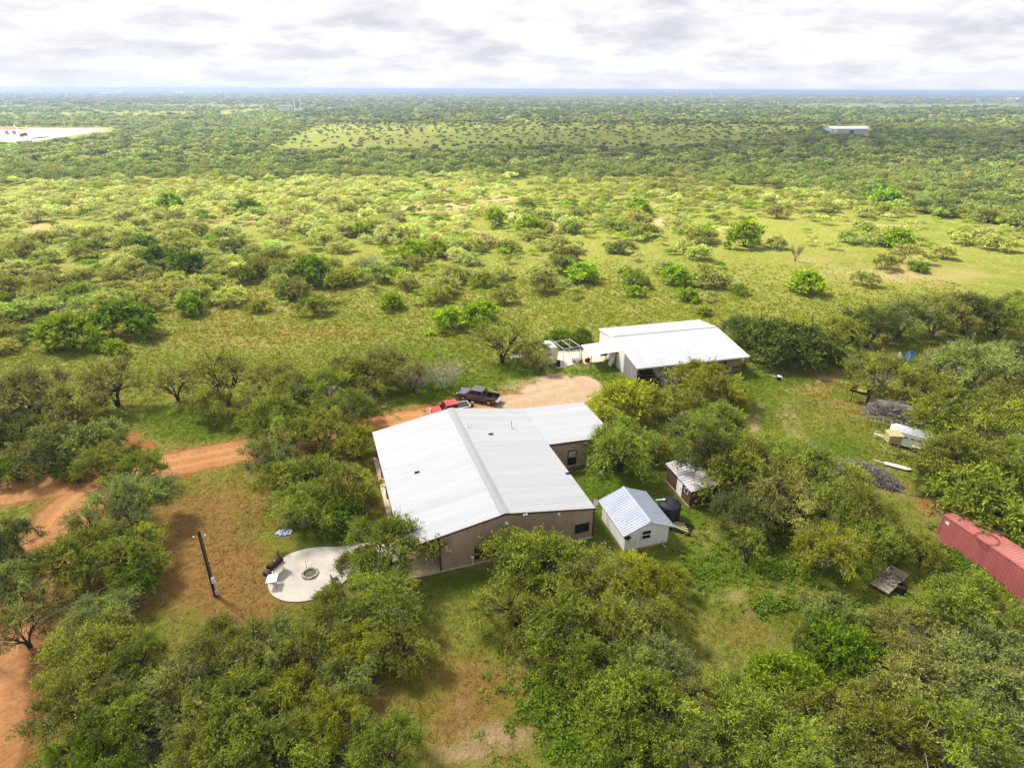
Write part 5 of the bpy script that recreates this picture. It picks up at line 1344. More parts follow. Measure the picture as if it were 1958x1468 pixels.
def mesquite(seed, R=4.0, H=5.0, nclump=44, nspray=30, K=16, ll=0.20, lw=0.068, open_=0.0, stems=4, bare=0, droop=0.35, low=0.32):
    p = Plant(seed); r = p.r
    az0 = r.random() * 6.28; limbs = []
    for i in range(stems):
        a = az0 + 2 * PI * i / stems + r.normal() * 0.3; lean = R * (0.30 + 0.25 * r.random())
        pts = []; off = np.array([math.cos(a), math.sin(a), 0])
        for t in np.linspace(0, 1, 6):
            pts.append(off * lean * t ** 1.4 + np.array([0, 0, H * 0.62 * t]) + r.normal(size=3) * 0.10 * R * 0.4 * t)
        pts[0] = off * 0.12 * (R / 4); pts[0][2] = -0.1
        p.limb(pts, 0.042 * R, 0.016 * R, 7); limbs.append((a, pts))
    cl = []
    for i in range(nclump):
        a = r.random() * 6.28; q = math.sqrt(r.random()) * (0.98 if r.random() < 0.8 else 1.1)
        # lobed outline
        lob = 0.79 + 0.23 * math.sin((2 + seed % 3) * a + seed) + 0.17 * math.sin(5 * a + 2.1 * seed)
        rr = R * q * lob
        top = H * (low + (0.97 - low) * math.sqrt(max(0, 1 - min(1, q) ** 2.2)))
        z = top - r.random() ** 1.6 * H * (0.30 - 0.1 * q)
        if r.random() < open_: continue
        cl.append((rr * math.cos(a), rr * math.sin(a), max(0.25 * H, z)))
    for c in cl:
        c = np.array(c); ang = math.atan2(c[1], c[0])
        a, pts = min(limbs, key=lambda l: abs(math.atan2(math.sin(l[0] - ang), math.cos(l[0] - ang))))
        st = pts[min(5, 2 + int(r.random() * 4))]
        mid = (st + c) / 2 + r.normal(size=3) * 0.07 * R
        p.limb([st, mid, c], 0.014 * R, 0.005 * R, 4)
        rc = R * (0.19 + 0.11 * r.random())
        n = nspray
        out = np.array([c[0], c[1], 0]); out /= (np.linalg.norm(out) + 1e-6)
        ax = out * 0.45 + np.array([0, 0, 0.8]) + r.normal(size=3) * 0.35; ax /= np.linalg.norm(ax)
        d = r.normal(size=(n, 3)) * 0.44 + ax; d /= np.linalg.norm(d, axis=1, keepdims=True)
        for q_ in range(3): p.limb([c - ax * rc * 0.5, c + d[q_] * rc * 0.6 + r.normal(size=3) * rc * 0.1, c + d[q_] * rc * 1.45], 0.0055 * R, 0.0016 * R, 3)
        base_ = c - ax * rc * 0.45 + r.normal(size=(n, 3)) * rc * 0.20
        ct = np.clip(0.46 + r.normal() * 0.17 + r.normal(size=n) * 0.10, 0, 1)
        p.spray(base_, d, rc * (0.9 + 0.8 * r.random(n)), K, ll, lw, droop, ct)
    for i in range(bare):
        a, pts = limbs[int(r.random() * len(limbs))]; st = pts[3]; b = r.random() * 6.28
        e = np.array([R * 0.9 * math.cos(b), R * 0.9 * math.sin(b), H * (0.55 + 0.35 * r.random())]); 
        for k in range(4):
            m_ = st * 0.5 + e * 0.5 + r.normal(size=3) * 0.1 * R; p.limb([st, m_, e + r.normal(size=3) * 0.14 * R], 0.010 * R, 0.002 * R, 3)
    return p

def bushy(seed, R=2.0, H=2.2, nclump=34, nspray=12, K=9, ll=0.30, lw=0.16, droop=0.15, low=0.08, stems=5, wild=0.8):
    p = Plant(seed); r = p.r
    for i in range(stems):
        a = r.random() * 6.28; p.limb([np.array([0.1 * math.cos(a), 0.1 * math.sin(a), -0.05]), np.array([R * .25 * math.cos(a), R * .25 * math.sin(a), H * .35]), np.array([R * .5 * math.cos(a), R * .5 * math.sin(a), H * .65])], 0.03 * R, 0.01 * R, 4)
    for i in range(nclump):
        a = r.random() * 6.28; q = math.sqrt(r.random()); lob = 0.80 + 0.24 * math.sin(2 * a + seed) + 0.17 * math.sin(5 * a + seed * 1.7)
        rr = R * q * lob; z = H * (low + (0.88 - low) * math.sqrt(max(0, 1 - q ** 2.4))) * (1 - 0.25 * r.random())
        c = np.array([rr * math.cos(a), rr * math.sin(a), z]); out = np.array([c[0], c[1], 0.35 * R]); out /= np.linalg.norm(out) + 1e-6
        n = nspray; d = r.normal(size=(n, 3)) * wild + out * 0.7 + np.array([0, 0, 0.35]); d /= np.linalg.norm(d, axis=1, keepdims=True)
        rc = R * (0.20 + 0.08 * r.random())
        ct = np.clip(0.5 + r.normal() * 0.12 + r.normal(size=n) * 0.08, 0, 1)
        p.spray(c + r.normal(size=(n, 3)) * rc * 0.3, d, rc * (0.7 + 0.6 * r.random(n)), K, ll, lw, droop, ct)
    return p

def bare_tree(seed, R=3.0, H=4.0, stems=5, n=60, mat='greybark'):
    m = MB(); r = np.random.default_rng(seed)
    for i in range(stems):
        a = 2 * PI * i / stems + r.random(); e = np.array([R * .5 * math.cos(a), R * .5 * math.sin(a), H * .6])
        pts = [np.array([.08 * math.cos(a), .08 * math.sin(a), -.1]), e * 0.5 + r.normal(size=3) * .1, e]; m.tube(pts, [.03 * R, .02 * R, .012 * R], 5, cap=False)
        for k in range(n // stems):
            s = pts[1] * (1 - k % 3 / 3) + e * (k % 3 / 3); b = a + r.normal() * 0.9
            q = np.array([R * (0.55 + .5 * r.random()) * math.cos(b), R * (0.55 + .5 * r.random()) * math.sin(b), H * (0.55 + 0.45 * r.random())])
            mid = (s + q) / 2 + r.normal(size=3) * .12 * R
            m.tube([s, mid, q], [.010 * R, .006 * R, .002 * R], 4, cap=False)
            for j in range(3):
                m.tube([mid, (mid + q) / 2 + r.normal(size=3) * .1 * R, q + r.normal(size=3) * .22 * R], [.005 * R, .004 * R, .0015 * R], 3, cap=False)
    me = bpy.data.meshes.new('branches'); me.from_pydata(m.v, [], m.f); me.materials.append(MT[mat]); return me

COL = dict(olive=(.230, .254, .032), grey=(.232, .262, .066), yellow=(.310, .326, .022), bright=(.218, .318, .013), dark=(.112, .142, .026), pale=(.45, .475, .165), khaki=(.270, .268, .062), deep=(.125, .198, .011), mid=(.225, .275, .030), soft=(.345, .375, .092), wood=(.245, .272, .064), woodmid=(.205, .258, .050), wooddark=(.125, .158, .038))

TREES = [mesquite(s, **k) for s, k in ((1, dict(bare=2)), (2, dict(stems=3, bare=5)), (3, dict(nclump=58)), (4, dict(stems=5, droop=0.55)), (5, dict(nclump=42, bare=4)), (6, dict(nclump=54, droop=0.5, stems=3)), (7, dict(bare=3, nclump=46)))]
OPEN = [mesquite(s, nclump=40, nspray=11, K=10, stems=3, low=0.5, H=5.4, bare=5, ll=0.26, lw=0.08) for s in (21, 22, 23)]
BUSHN = [bushy(s, R=4.0, H=4.6, nclump=60, nspray=14, K=12, ll=0.34, lw=0.15, low=0.15) for s in (31, 32)]
TM = {}
for key, lst in (('m', TREES), ('o', OPEN), ('b', BUSHN)):
    TM[key] = [(p.crown('crown', MT['leaf']), p.wood('trunk', MT['greybark' if (key == 'm' and k_ % 3 == 1) else 'bark'])) for k_, p in enumerate(lst)]

tree_rng = np.random.default_rng(77)
TREE_POS = []
_cnt = {}
def place_tree(u, v, rpx, kind, col, label, hs=1.0):
    R = 3.5
    for _ in range(4):
        H = (1.12 * R + 0.5) * hs; q = at(u, v, 0.60 * H); dist = math.sqrt(q[0] ** 2 + q[1] ** 2 + (HC - .6 * H) ** 2); R = rpx * dist / F * (0.96 if kind == 'm' else 0.95)
    i = _cnt.get(kind, 0); _cnt[kind] = i + 1
    cm, tm = TM[kind][i % len(TM[kind])]
    bush = kind == 'b'
    t = thing('shrub' if bush else 'mesquite_tree', label, 'shrub' if bush else 'tree', (q[0], q[1], 0), tree_rng.random() * 6.28, 'bushes round the yard' if bush else 'mesquite trees round the yard')
    s = R / 4.0; sz = H / 5.0
    t.scale = (s, s, sz)
    c = link('crown', cm, t); w = link('trunk', tm, t)
    k = 1 + 0.10 * tree_rng.normal(); b = np.array(COL[col]) * np.clip(k, .8, 1.25) * (1 + 0.025 * tree_rng.normal(size=3))
    c.color = (*np.clip(b, 0.005, 1), 1)
    TREE_POS.append((q[0], q[1], R))
    return t

YARD = [
 # far left clump
 (60, 752, 72, 'm', 'grey', 'grey-green mesquite leftmost at the pasture edge'),
 (212, 730, 62, 'o', 'khaki', 'open mesquite with a dark curved trunk at the left pasture edge'),
 (128, 772, 58, 'm', 'khaki', 'brownish mesquite between the leftmost tree and the curved-trunk tree'),
 (165, 838, 54, 'b', 'grey', 'rounded grey-green bush above the dirt road in the left clump'),
 (82, 852, 54, 'm', 'grey', 'dark grey mesquite behind the road bend in the left clump'),
 (20, 815, 50, 'm', 'dark', 'dark mesquite cut by the left edge above the road'),
 (26, 892, 30, 'b', 'deep', 'low dark green bush at the left road edge'),
 (128, 893, 26, 'b', 'dark', 'small dark bush on the far verge of the dirt road'),
 (18, 1030, 44, 'm', 'dark', 'dark mesquite at the left edge inside the road fork'),
 (8, 1068, 36, 'm', 'dark', 'dark low tree at the left edge below the road fork'),
 # left middle
 (192, 882, 42, 'm', 'olive', 'small olive mesquite with a forked trunk on the dirt road'),
 (268, 895, 50, 'm', 'mid', 'olive mesquite whose crown covers the dirt road bend'),
 (245, 962, 76, 'm', 'grey', 'broad grey-olive mesquite just below the dirt road bend'),
 (165, 1000, 36, 'o', 'olive', 'thin olive mesquite between the road fork and the broad grey-olive tree'),
 (150, 1060, 68, 'm', 'olive', 'olive mesquite covering the dirt track left of the utility pole'),
 (238, 1055, 70, 'm', 'mid', 'bright olive mesquite nearest the utility pole on its left'),
 (252, 1110, 44, 'b', 'deep', 'small deep green bush under the tree left of the utility pole'),
 (188, 1185, 62, 'm', 'grey', 'grey-green mesquite below the deep green bush'),
 (30, 1110, 48, 'm', 'grey', 'thin grey mesquite at the left edge over the dirt track'),
 (40, 1200, 52, 'o', 'khaki', 'sparse mesquite with dark twisting limbs at the left edge'),
 (165, 1248, 74, 'm', 'olive', 'large olive mesquite below the grey-green one on the left'),
 (255, 1262, 60, 'm', 'mid', 'leafy mesquite right of the large olive tree on the left'),
 (140, 1330, 72, 'm', 'olive', 'wide olive mesquite with grey bare limbs near the lower left'),
 (228, 1372, 66, 'm', 'mid', 'green mesquite left of the small heap of broken limbs'),
 (170, 1432, 70, 'm', 'deep', 'deep green mesquite at the bottom left above the frame edge'),
 # bottom left centre
 (430, 1245, 84, 'm', 'olive', 'olive mesquite at the top of the clump below the patio lawn'),
 (350, 1325, 76, 'm', 'grey', 'greyish mesquite above the small heap of broken limbs'),
 (510, 1240, 68, 'm', 'grey', 'grey-olive mesquite in the clump below the patio, beside the lawn'),
 (450, 1350, 92, 'm', 'olive', 'wide olive mesquite with pale twigs right of the broken limbs'),
 (590, 1235, 66, 'm', 'olive', 'olive mesquite directly below the left end of the patio'),
 (548, 1330, 62, 'm', 'yellow', 'yellow-green mesquite in the middle of the clump below the patio'),
 (660, 1290, 60, 'm', 'grey', 'grey-olive mesquite left of the brown grass strip'),
 (390, 1420, 70, 'm', 'olive', 'olive mesquite at the bottom edge right of the broken limbs'),
 (510, 1440, 82, 'm', 'mid', 'green mesquite at the bottom edge left of the dark stick heap'),
 (640, 1375, 62, 'm', 'yellow', 'yellow-green mesquite above the dark stick heap'),
 (735, 1430, 78, 'm', 'mid', 'green mesquite at the bottom edge right of the dark stick heap'),
 (570, 1395, 54, 'm', 'olive', 'olive mesquite squeezed left of the dark stick heap'),
 (632, 1152, 44, 'm', 'olive', 'feathery mesquite overhanging the near edge of the patio'),
 (655, 1190, 72, 'm', 'olive', 'olive mesquite beside the patio, left of the porch trees'),
 (735, 1150, 84, 'm', 'mid', 'large olive mesquite standing before the porch slab'),
 (760, 1235, 62, 'm', 'olive', 'olive mesquite on the near side of the large porch tree'),
 (690, 1235, 56, 'm', 'yellow', 'yellow-tipped mesquite between the two porch trees and the clump'),
 (745, 1045, 96, 'm', 'mid', 'leafy mesquite hiding the front left corner of the white house roof'),
 (690, 1075, 46, 'm', 'olive', 'slim mesquite at the patio path beside the porch'),
 # centre below the house
 (1028, 1072, 100, 'm', 'mid', 'tall green mesquite covering the middle of the house front wall'),
 (985, 1150, 76, 'm', 'olive', 'olive mesquite left below the tall tree at the house front'),
 (1115, 1100, 82, 'm', 'olive', 'olive mesquite between the house front and the white shed'),
 (1205, 1105, 68, 'm', 'yellow', 'yellow-green mesquite next to the white shed front'),
 (1275, 1110, 50, 'm', 'yellow', 'small yellow mesquite right of the white shed front'),
 (1070, 1190, 92, 'm', 'mid', 'big green mesquite in front of the tall house tree'),
 (1170, 1190, 80, 'm', 'olive', 'olive mesquite below the yellow-green tree by the white shed'),
 (1250, 1180, 62, 'm', 'olive', 'olive mesquite at the dry lawn below the white shed'),
 (1160, 1280, 92, 'm', 'mid', 'large mid-green mesquite in the middle of the lower clump'),
 (1262, 1272, 74, 'm', 'grey', 'grey-green mesquite on the right of the lower clump'),
 (1230, 1350, 98, 'm', 'mid', 'broad green mesquite filling the lower centre of the photo'),
 (1322, 1348, 64, 'm', 'khaki', 'khaki mesquite right of the broad lower centre tree'),
 (1175, 1400, 62, 'm', 'mid', 'green mesquite low in the photo beside the leafy lush grass'),
 (1320, 1420, 72, 'm', 'olive', 'olive mesquite at the bottom edge between the clumps'),
 # lower right
 (1505, 1292, 64, 'b', 'bright', 'bright yellow-green round bush in the lower right clearing'),
 (1450, 1390, 96, 'm', 'mid', 'wide green mesquite below the bright round bush'),
 (1560, 1375, 84, 'm', 'olive', 'olive mesquite just right below the bright round bush'),
 (1510, 1450, 88, 'm', 'mid', 'green mesquite at the bottom edge right of centre'),
 (1590, 1172, 54, 'm', 'grey', 'grey-green mesquite left of the wooden platform'),
 (1628, 1240, 66, 'b', 'deep', 'dense deep green bush below the wooden platform'),
 (1556, 1224, 32, 'b', 'dark', 'dark green bush left of the dense bush below the platform'),
 (1708, 1200, 52, 'm', 'khaki', 'khaki thin mesquite just below the wooden platform'),
 (1775, 1205, 56, 'm', 'khaki', 'brownish mesquite right below the wooden platform'),
 (1735, 1265, 62, 'm', 'khaki', 'khaki mesquite right of the dense deep green bush'),
 (1850, 1165, 82, 'm', 'mid', 'green mesquite at the near end of the red container'),
 (1925, 1185, 52, 'm', 'khaki', 'dull mesquite touching the right edge below the red container'),
 (1900, 1240, 74, 'm', 'grey', 'grey-green mesquite on the right edge below the container trees'),
 (1765, 1320, 84, 'm', 'khaki', 'khaki-olive mesquite beside the dark shaded gap at lower right'),
 (1870, 1320, 92, 'm', 'grey', 'big grey-green mesquite at the lower right edge'),
 (1690, 1400, 84, 'm', 'olive', 'olive mesquite at the bottom between the right-hand clumps'),
 (1840, 1420, 98, 'm', 'mid', 'big green mesquite at the bottom right'),
 (1935, 1410, 72, 'm', 'grey', 'grey mesquite in the bottom right corner'),
 (1620, 1440, 72, 'm', 'grey', 'grey-green mesquite at the bottom edge under the bright bush side'),
 # between sheds and container
 (1588, 1050, 66, 'm', 'yellow', 'drooping yellow-green mesquite left of the wooden platform'),
 (1668, 1020, 58, 'm', 'mid', 'olive mesquite between the platform and the red container end'),
 (1768, 1045, 34, 'm', 'olive', 'small olive mesquite beside the bare dirt by the container'),
 (1433, 1045, 46, 'o', 'olive', 'low sparse mesquite on the grass below the brown shed'),
 (1640, 970, 72, 'm', 'olive', 'olive mesquite just below the long dark pile of branches'),
 (1565, 965, 58, 'm', 'mid', 'green mesquite on the near side of the central thicket'),
 (1420, 890, 86, 'm', 'olive', 'olive mesquite in the thicket behind the brown shed'),
 (1500, 950, 86, 'm', 'khaki', 'khaki-olive mesquite in the middle of the shed thicket'),
 (1418, 975, 62, 'm', 'dark', 'dark mesquite with pale bare limbs beside the brown shed'),
 (1560, 905, 74, 'm', 'olive', 'olive mesquite on the grassy track side of the thicket'),
 (1490, 870, 62, 'm', 'mid', 'green mesquite at the top right of the shed thicket'),
 (1368, 877, 63, 'm', 'dark', 'dark feathery mesquite overhanging the brown shed roof', 1.45),
 (1345, 835, 70, 'm', 'mid', 'green mesquite behind the brown shed roof'),
 (1190, 850, 84, 'm', 'mid', 'round mesquite with two leaning trunks beside the house wing'),
 (1262, 855, 48, 'm', 'olive', 'smaller olive mesquite leaning right of the two-trunk tree'),
 (1195, 757, 66, 'b', 'yellow', 'dense yellow-green bush behind the end of the house wing'),
 (1340, 728, 70, 'm', 'yellow', 'yellow-olive mesquite in front of the barn'),
 (1400, 745, 46, 'm', 'yellow', 'yellow mesquite at the open right end of the barn front'),
 (1290, 770, 54, 'm', 'olive', 'olive mesquite between the barn and the two-trunk tree'),
 (1378, 805, 62, 'm', 'mid', 'green mesquite beside the curving sandy track'),
 # right of the track
 (1690, 712, 62, 'm', 'mid', 'green mesquite shading the flatbed trailer'),
 (1790, 738, 46, 'm', 'olive', 'olive mesquite just behind the grey brush pile'),
 (1866, 795, 90, 'm', 'mid', 'big green mesquite right of the livestock trailer'),
 (1865, 700, 70, 'm', 'grey', 'grey-green mesquite with bare twigs at the right pasture edge'),
 (1940, 690, 52, 'm', 'grey', 'grey mesquite on the right edge below the barn row'),
 (1935, 775, 58, 'm', 'olive', 'olive mesquite on the right edge beside the big green one'),
 (1835, 875, 72, 'm', 'olive', 'olive mesquite hiding the rear of the livestock trailer'),
 (1880, 945, 80, 'b', 'mid', 'rounded fresh green bush behind the red container'),
 (1800, 690, 36, 'o', 'khaki', 'brown-tinged small mesquite right of the blue cover'),
 (1935, 880, 62, 'm', 'mid', 'green mesquite on the right edge above the container'),
 (1945, 985, 46, 'm', 'dark', 'dark mesquite behind the container at the right edge'),
 (1790, 905, 44, 'm', 'mid', 'small green mesquite right of the pointed white board'),
 # barn row
 (1420, 630, 46, 'm', 'dark', 'dark mesquite touching the barn roof on its right'),
 (1472, 640, 66, 'b', 'dark', 'dark rounded bush just right of the barn'),
 (1535, 650, 68, 'b', 'dark', 'largest dark bush in the row right of the barn'),
 (1600, 640, 62, 'm', 'olive', 'olive mesquite in the row right of the barn, third along'),
 (1668, 622, 56, 'm', 'dark', 'dark mesquite in the barn row above the sandy patch'),
 (1730, 605, 54, 'm', 'grey', 'grey mesquite in the barn row above the blue cover'),
 (1795, 600, 54, 'm', 'olive', 'olive mesquite fourth from the right in the barn row'),
 (1860, 595, 52, 'm', 'dark', 'dark mesquite third from the right in the barn row'),
 (1915, 600, 46, 'm', 'mid', 'green mesquite second from the right in the barn row'),
 (1955, 585, 40, 'm', 'olive', 'olive mesquite ending the barn row at the right edge'),
 # behind-left row
 (332, 732, 46, 'o', 'khaki', 'small open mesquite with a forked black trunk by the pasture'),
 (425, 725, 74, 'o', 'olive', 'spreading open mesquite with a tall dark trunk by the pasture'),
 (405, 772, 42, 'm', 'olive', 'low olive mesquite under the spreading open tree'),
 (520, 718, 44, 'm', 'khaki', 'dull mesquite right of the spreading open tree'),
 (565, 740, 56, 'm', 'olive', 'olive mesquite in the middle of the row behind the house'),
 (622, 738, 64, 'm', 'mid', 'green mesquite in the row behind the house, left of the dark one'),
 (655, 700, 34, 'b', 'dark', 'small very dark bush poking up behind the house row'),
 (695, 715, 60, 'm', 'olive', 'olive mesquite in the row, right of the very dark bush'),
 (745, 690, 58, 'm', 'khaki', 'brownish mesquite at the top of the row behind the house'),
 (668, 775, 54, 'm', 'mid', 'green mesquite at the front of the row, above the roof corner'),
 (790, 720, 46, 'o', 'khaki', 'thin greyish mesquite next to the bleached bare tree'),
 (525, 800, 74, 'm', 'mid', 'green mesquite beside the dirt road, upper left of the house'),
 (615, 818, 62, 'm', 'olive', 'olive mesquite above the roadside green tree and the house roof'),
 (682, 842, 52, 'm', 'yellow', 'yellow-green mesquite touching the left roof edge'),
 (510, 868, 52, 'm', 'grey', 'grey-olive mesquite at the road end left of the house'),
 (570, 915, 72, 'm', 'mid', 'green mesquite in the middle of the clump left of the house'),
 (655, 920, 72, 'm', 'olive', 'olive mesquite alongside the porch of the house'),
 (575, 965, 66, 'm', 'mid', 'green mesquite above the blue and white tarp'),
 (655, 975, 46, 'b', 'deep', 'dark green low bush beneath the porch-side mesquite'),
 # by the storage box
 (960, 652, 66, 'o', 'olive', 'spreading olive mesquite over the picnic table'),
 (1022, 672, 42, 'm', 'khaki', 'small khaki mesquite hiding the white storage box side'),
 (1072, 642, 28, 'b', 'deep', 'deep green bush behind the white storage box'),
 (1112, 640, 24, 'b', 'deep', 'deep green bush behind the pipe canopy frame and awning'),
]
for row in YARD: place_tree(*row)
# bare trees
for u, v, R, H, sd, mat, lab in ((1272, 742, 2.4, 3.3, 1, 'paletwig', 'leafless pale grey tree in front of the barn'), (850, 745, 2.8, 4.0, 2, 'paletwig', 'bleached bare tree left of the grey pickup'),
                            (1520, 500, 1.7, 4.2, 3, 'bark', 'dead brown tree standing alone in the far pasture'), (705, 515, 2.6, 3.0, 4, 'greybark', 'bare grey bush in the brush left of the pasture'), (930, 540, 2.2, 1.6, 5, 'greybark', 'low bare grey bush in the middle of the pasture'),
                            (800, 755, 2.6, 4.4, 6, 'greybark', 'bare grey-limbed tree behind the red pickup')):
    q = at(u, v, 0)
    tag(link('bare_tree', bare_tree(sd, R, H, mat=mat), loc=(q[0], q[1], 0)), lab, 'tree', 'bare trees')

# ------------------------------------------------------------------ field shrubs
FB = [bushy(s, nclump=34, nspray=12, K=9, ll=0.30, lw=0.16) for s in (41, 42, 43, 44)]
FF = [bushy(s, nclump=34, nspray=13, K=9, ll=0.28, lw=0.095, wild=0.9, droop=0.25, low=0.2, stems=6) for s in (51, 52, 53, 54)]
MFB = [p.joined('shrub', MT['leaf'], MT['bark']) for p in FB]
MFF = [p.joined('shrub', MT['leaf'], MT['greybark']) for p in FF]

NAMED = [ # u, v(base), rpx, kind, colour, label
 (858, 628, 38, 'b', 'bright', 'big bright green bush, left half of the twin bush behind the house'),
 (918, 618, 36, 'b', 'bright', 'big bright green bush, right half of the twin bush behind the house'),
 (250, 636, 50, 'b', 'deep', 'tallest deep green bush at the left of the pasture'),
 (368, 600, 25, 'b', 'bright', 'rounded bright bush right of the tallest deep green bush'),
 (138, 664, 42, 'b', 'bright', 'broad bright bush left below the tallest deep green bush'),
 (196, 668, 18, 'b', 'bright', 'small bright bush just right of the broad bright bush'),
 (750, 590, 25, 'b', 'bright', 'rounded bright bush left above the twin bush'),
 (1114, 538, 35, 'b', 'bright', 'large round bright bush in the middle of the pasture'),
 (600, 540, 38, 'b', 'deep', 'wide deep green bush at the brush edge left of centre'),
 (1540, 560, 32, 'b', 'bright', 'flat-topped bright bush alone on the right pasture'),
 (1716, 478, 28, 'b', 'bright', 'bright domed bush on the pale grass far right'),
 (1757, 520, 13, 'b', 'deep', 'tiny round bush on the pale grass below the domed bush'),
 (1313, 574, 20, 'b', 'bright', 'small bright bush behind the barn roof'),
 (1290, 542, 30, 'b', 'bright', 'bright bush behind the barn, above the small one'),
 (1200, 545, 32, 'f', 'mid', 'mid-green bush right of the large round bright bush'),
 (1212, 566, 17, 'b', 'bright', 'small bright bush touching the foot of the mid-green bush'),
 (1345, 602, 15, 'b', 'bright', 'little bright bush just behind the barn roof corner'),
 (1412, 562, 17, 'f', 'mid', 'small pale green bush between the barn and the flat-topped bush'),
 (945, 432, 26, 'b', 'bright', 'upright bright bush in the sunlit band near the centre'),
 (690, 452, 22, 'b', 'bright', 'bright bush in the sunlit band left of centre'),
 (790, 496, 30, 'b', 'bright', 'left one of two wide bright bushes above the centre pasture'),
 (838, 490, 24, 'b', 'bright', 'right one of two wide bright bushes above the centre pasture'),
 (275, 486, 27, 'b', 'deep', 'deep green bush in the left brush below the sunlit band'),
 (1425, 472, 34, 'b', 'bright', 'wide bright bush left of the dead brown tree'),
 (1340, 465, 28, 'f', 'mid', 'mid-green bush farther left of the dead brown tree'),
 (1650, 545, 22, 'f', 'khaki', 'low khaki bush right of the flat-topped bright bush'),
 (1690, 515, 22, 'f', 'khaki', 'low khaki bush on pale grass below the domed bush'),
 (480, 408, 22, 'b', 'deep', 'dark green bush in the sunlit brush at upper left'),
 (330, 405, 26, 'b', 'bright', 'wide bright bush in the sunlit brush at upper left'),
 (1010, 450, 26, 'b', 'bright', 'bright bush right below the upright bright bush'),
 (1220, 412, 28, 'b', 'bright', 'bright bush below the dark wood edge right of centre'),
 (1690, 395, 26, 'b', 'bright', 'bright bush at the foot of the dark wood far right'),
 (500, 594, 20, 'f', 'olive', 'olive bush alone at the left end of the pasture strip'),
 (840, 575, 32, 'f', 'olive', 'olive bush right above the rounded bright bush'),
 (600, 600, 30, 'f', 'olive', 'olive bush at the near edge of the left brush'),
 (965, 580, 24, 'f', 'khaki', 'khaki low bush right above the twin bush'),
 (1080, 500, 30, 'f', 'olive', 'olive bush behind the large round bright bush'),
 (360, 520, 30, 'b', 'deep', 'deep green clump in the middle of the left brush'),
 (300, 510, 26, 'b', 'deep', 'deep green clump left of its twin in the left brush'),
]
rngf = np.random.default_rng(123)
field = []      # u, v, x, y, R, kind, colour, label
for u, v, rp, k, c, lab in NAMED:
    q = at(u, v, 0); d = math.sqrt(q[0] ** 2 + q[1] ** 2 + HC ** 2); field.append((u, v, q[0], q[1], rp * d / F, k, c, lab))

def lane(u): return np.interp(u, [-300, 0, 230, 300, 500, 700, 1000, 1200, 1400, 1600, 1958, 2300], [705, 690, 680, 615, 602, 585, 585, 575, 590, 600, 590, 590])
def density(u, v):
    d = np.zeros_like(u)
    ln = lane(u)
    d = np.where(v > ln, 0.03, d)
    up = v <= ln
    base_ = np.where(u < 620, 0.78, np.where(u < 900, 0.40, np.where(u < 1400, 0.26, 0.09)))
    base_ = np.where((v < 480), np.where(u < 900, 0.72, np.where(u < 1400, 0.48, 0.28)), base_)
    base_ = np.where((v < 410), np.where(u < 1150, 0.80, 0.75), base_)
    edge = np.interp(u, [0, 500, 900, 1100, 1300, 1500, 1700, 1958, 2300], [352, 345, 338, 345, 352, 362, 395, 440, 460])
    base_ = np.where(v < edge, 1.0, base_)
    d = np.where(up, base_, d)
    d = np.where((v < 640) & (v > 590) & (u > 640), 0.03, d)
    wob = 26 * (fbm(u, v * 5, 50.0, 71) - .5)
    m_ = np.minimum.reduce([(u - np.interp(v, [224, 297], [590, 485]) + wob) / 40, (np.interp(v, [224, 292], [1790, 1400]) - u + 3 * wob) / 170, (v - 223) / 9, (298 - 8 * (u > 900) + 0.4 * wob - v) / 7])
    m_ = np.clip(m_, 0, 1)
    d = d * (1 - m_) + m_ * np.interp(v, [222, 240, 262, 297], [0.6, 0.36, 0.24, 0.20])
    sav = m_ > 0.35
    d = np.where((u < 228) & (v > 243) & (v < 285 - np.clip(u - 60, 0, 400) * 0.155), 0.0, d)
    d = np.where((u > 1575) & (u < 1668) & (v > 242) & (v < 266), 0.0, d)
    return d, sav
cand = []
def scatter(ymin, ymax, cell, seed):
    r = np.random.default_rng(seed)
    ys = np.arange(ymin, ymax, cell); out = []
    for y in ys:
        hw = (y * 0.95 + HC * .5) * (PW / 2 / F) * 1.16 + 22
        xs = np.arange(-hw, hw, cell)
        out.append(np.stack([xs + r.random(len(xs)) * cell * 0.95, y + r.random(len(xs)) * cell * 0.95], -1))
    P = np.concatenate(out)
    u, v = pix(np.concatenate([P, np.zeros((len(P), 1))], 1))
    return P, u, v, r
P, u, v, r = scatter(76, 330, 4.3, 5)
cl_ = fbm(P[:, 0], P[:, 1], 26.0, 9)
dd, _ = density(u, v)
keep = r.random(len(P)) < dd * np.clip(-0.25 + 2.3 * cl_, 0.05, 1.7)
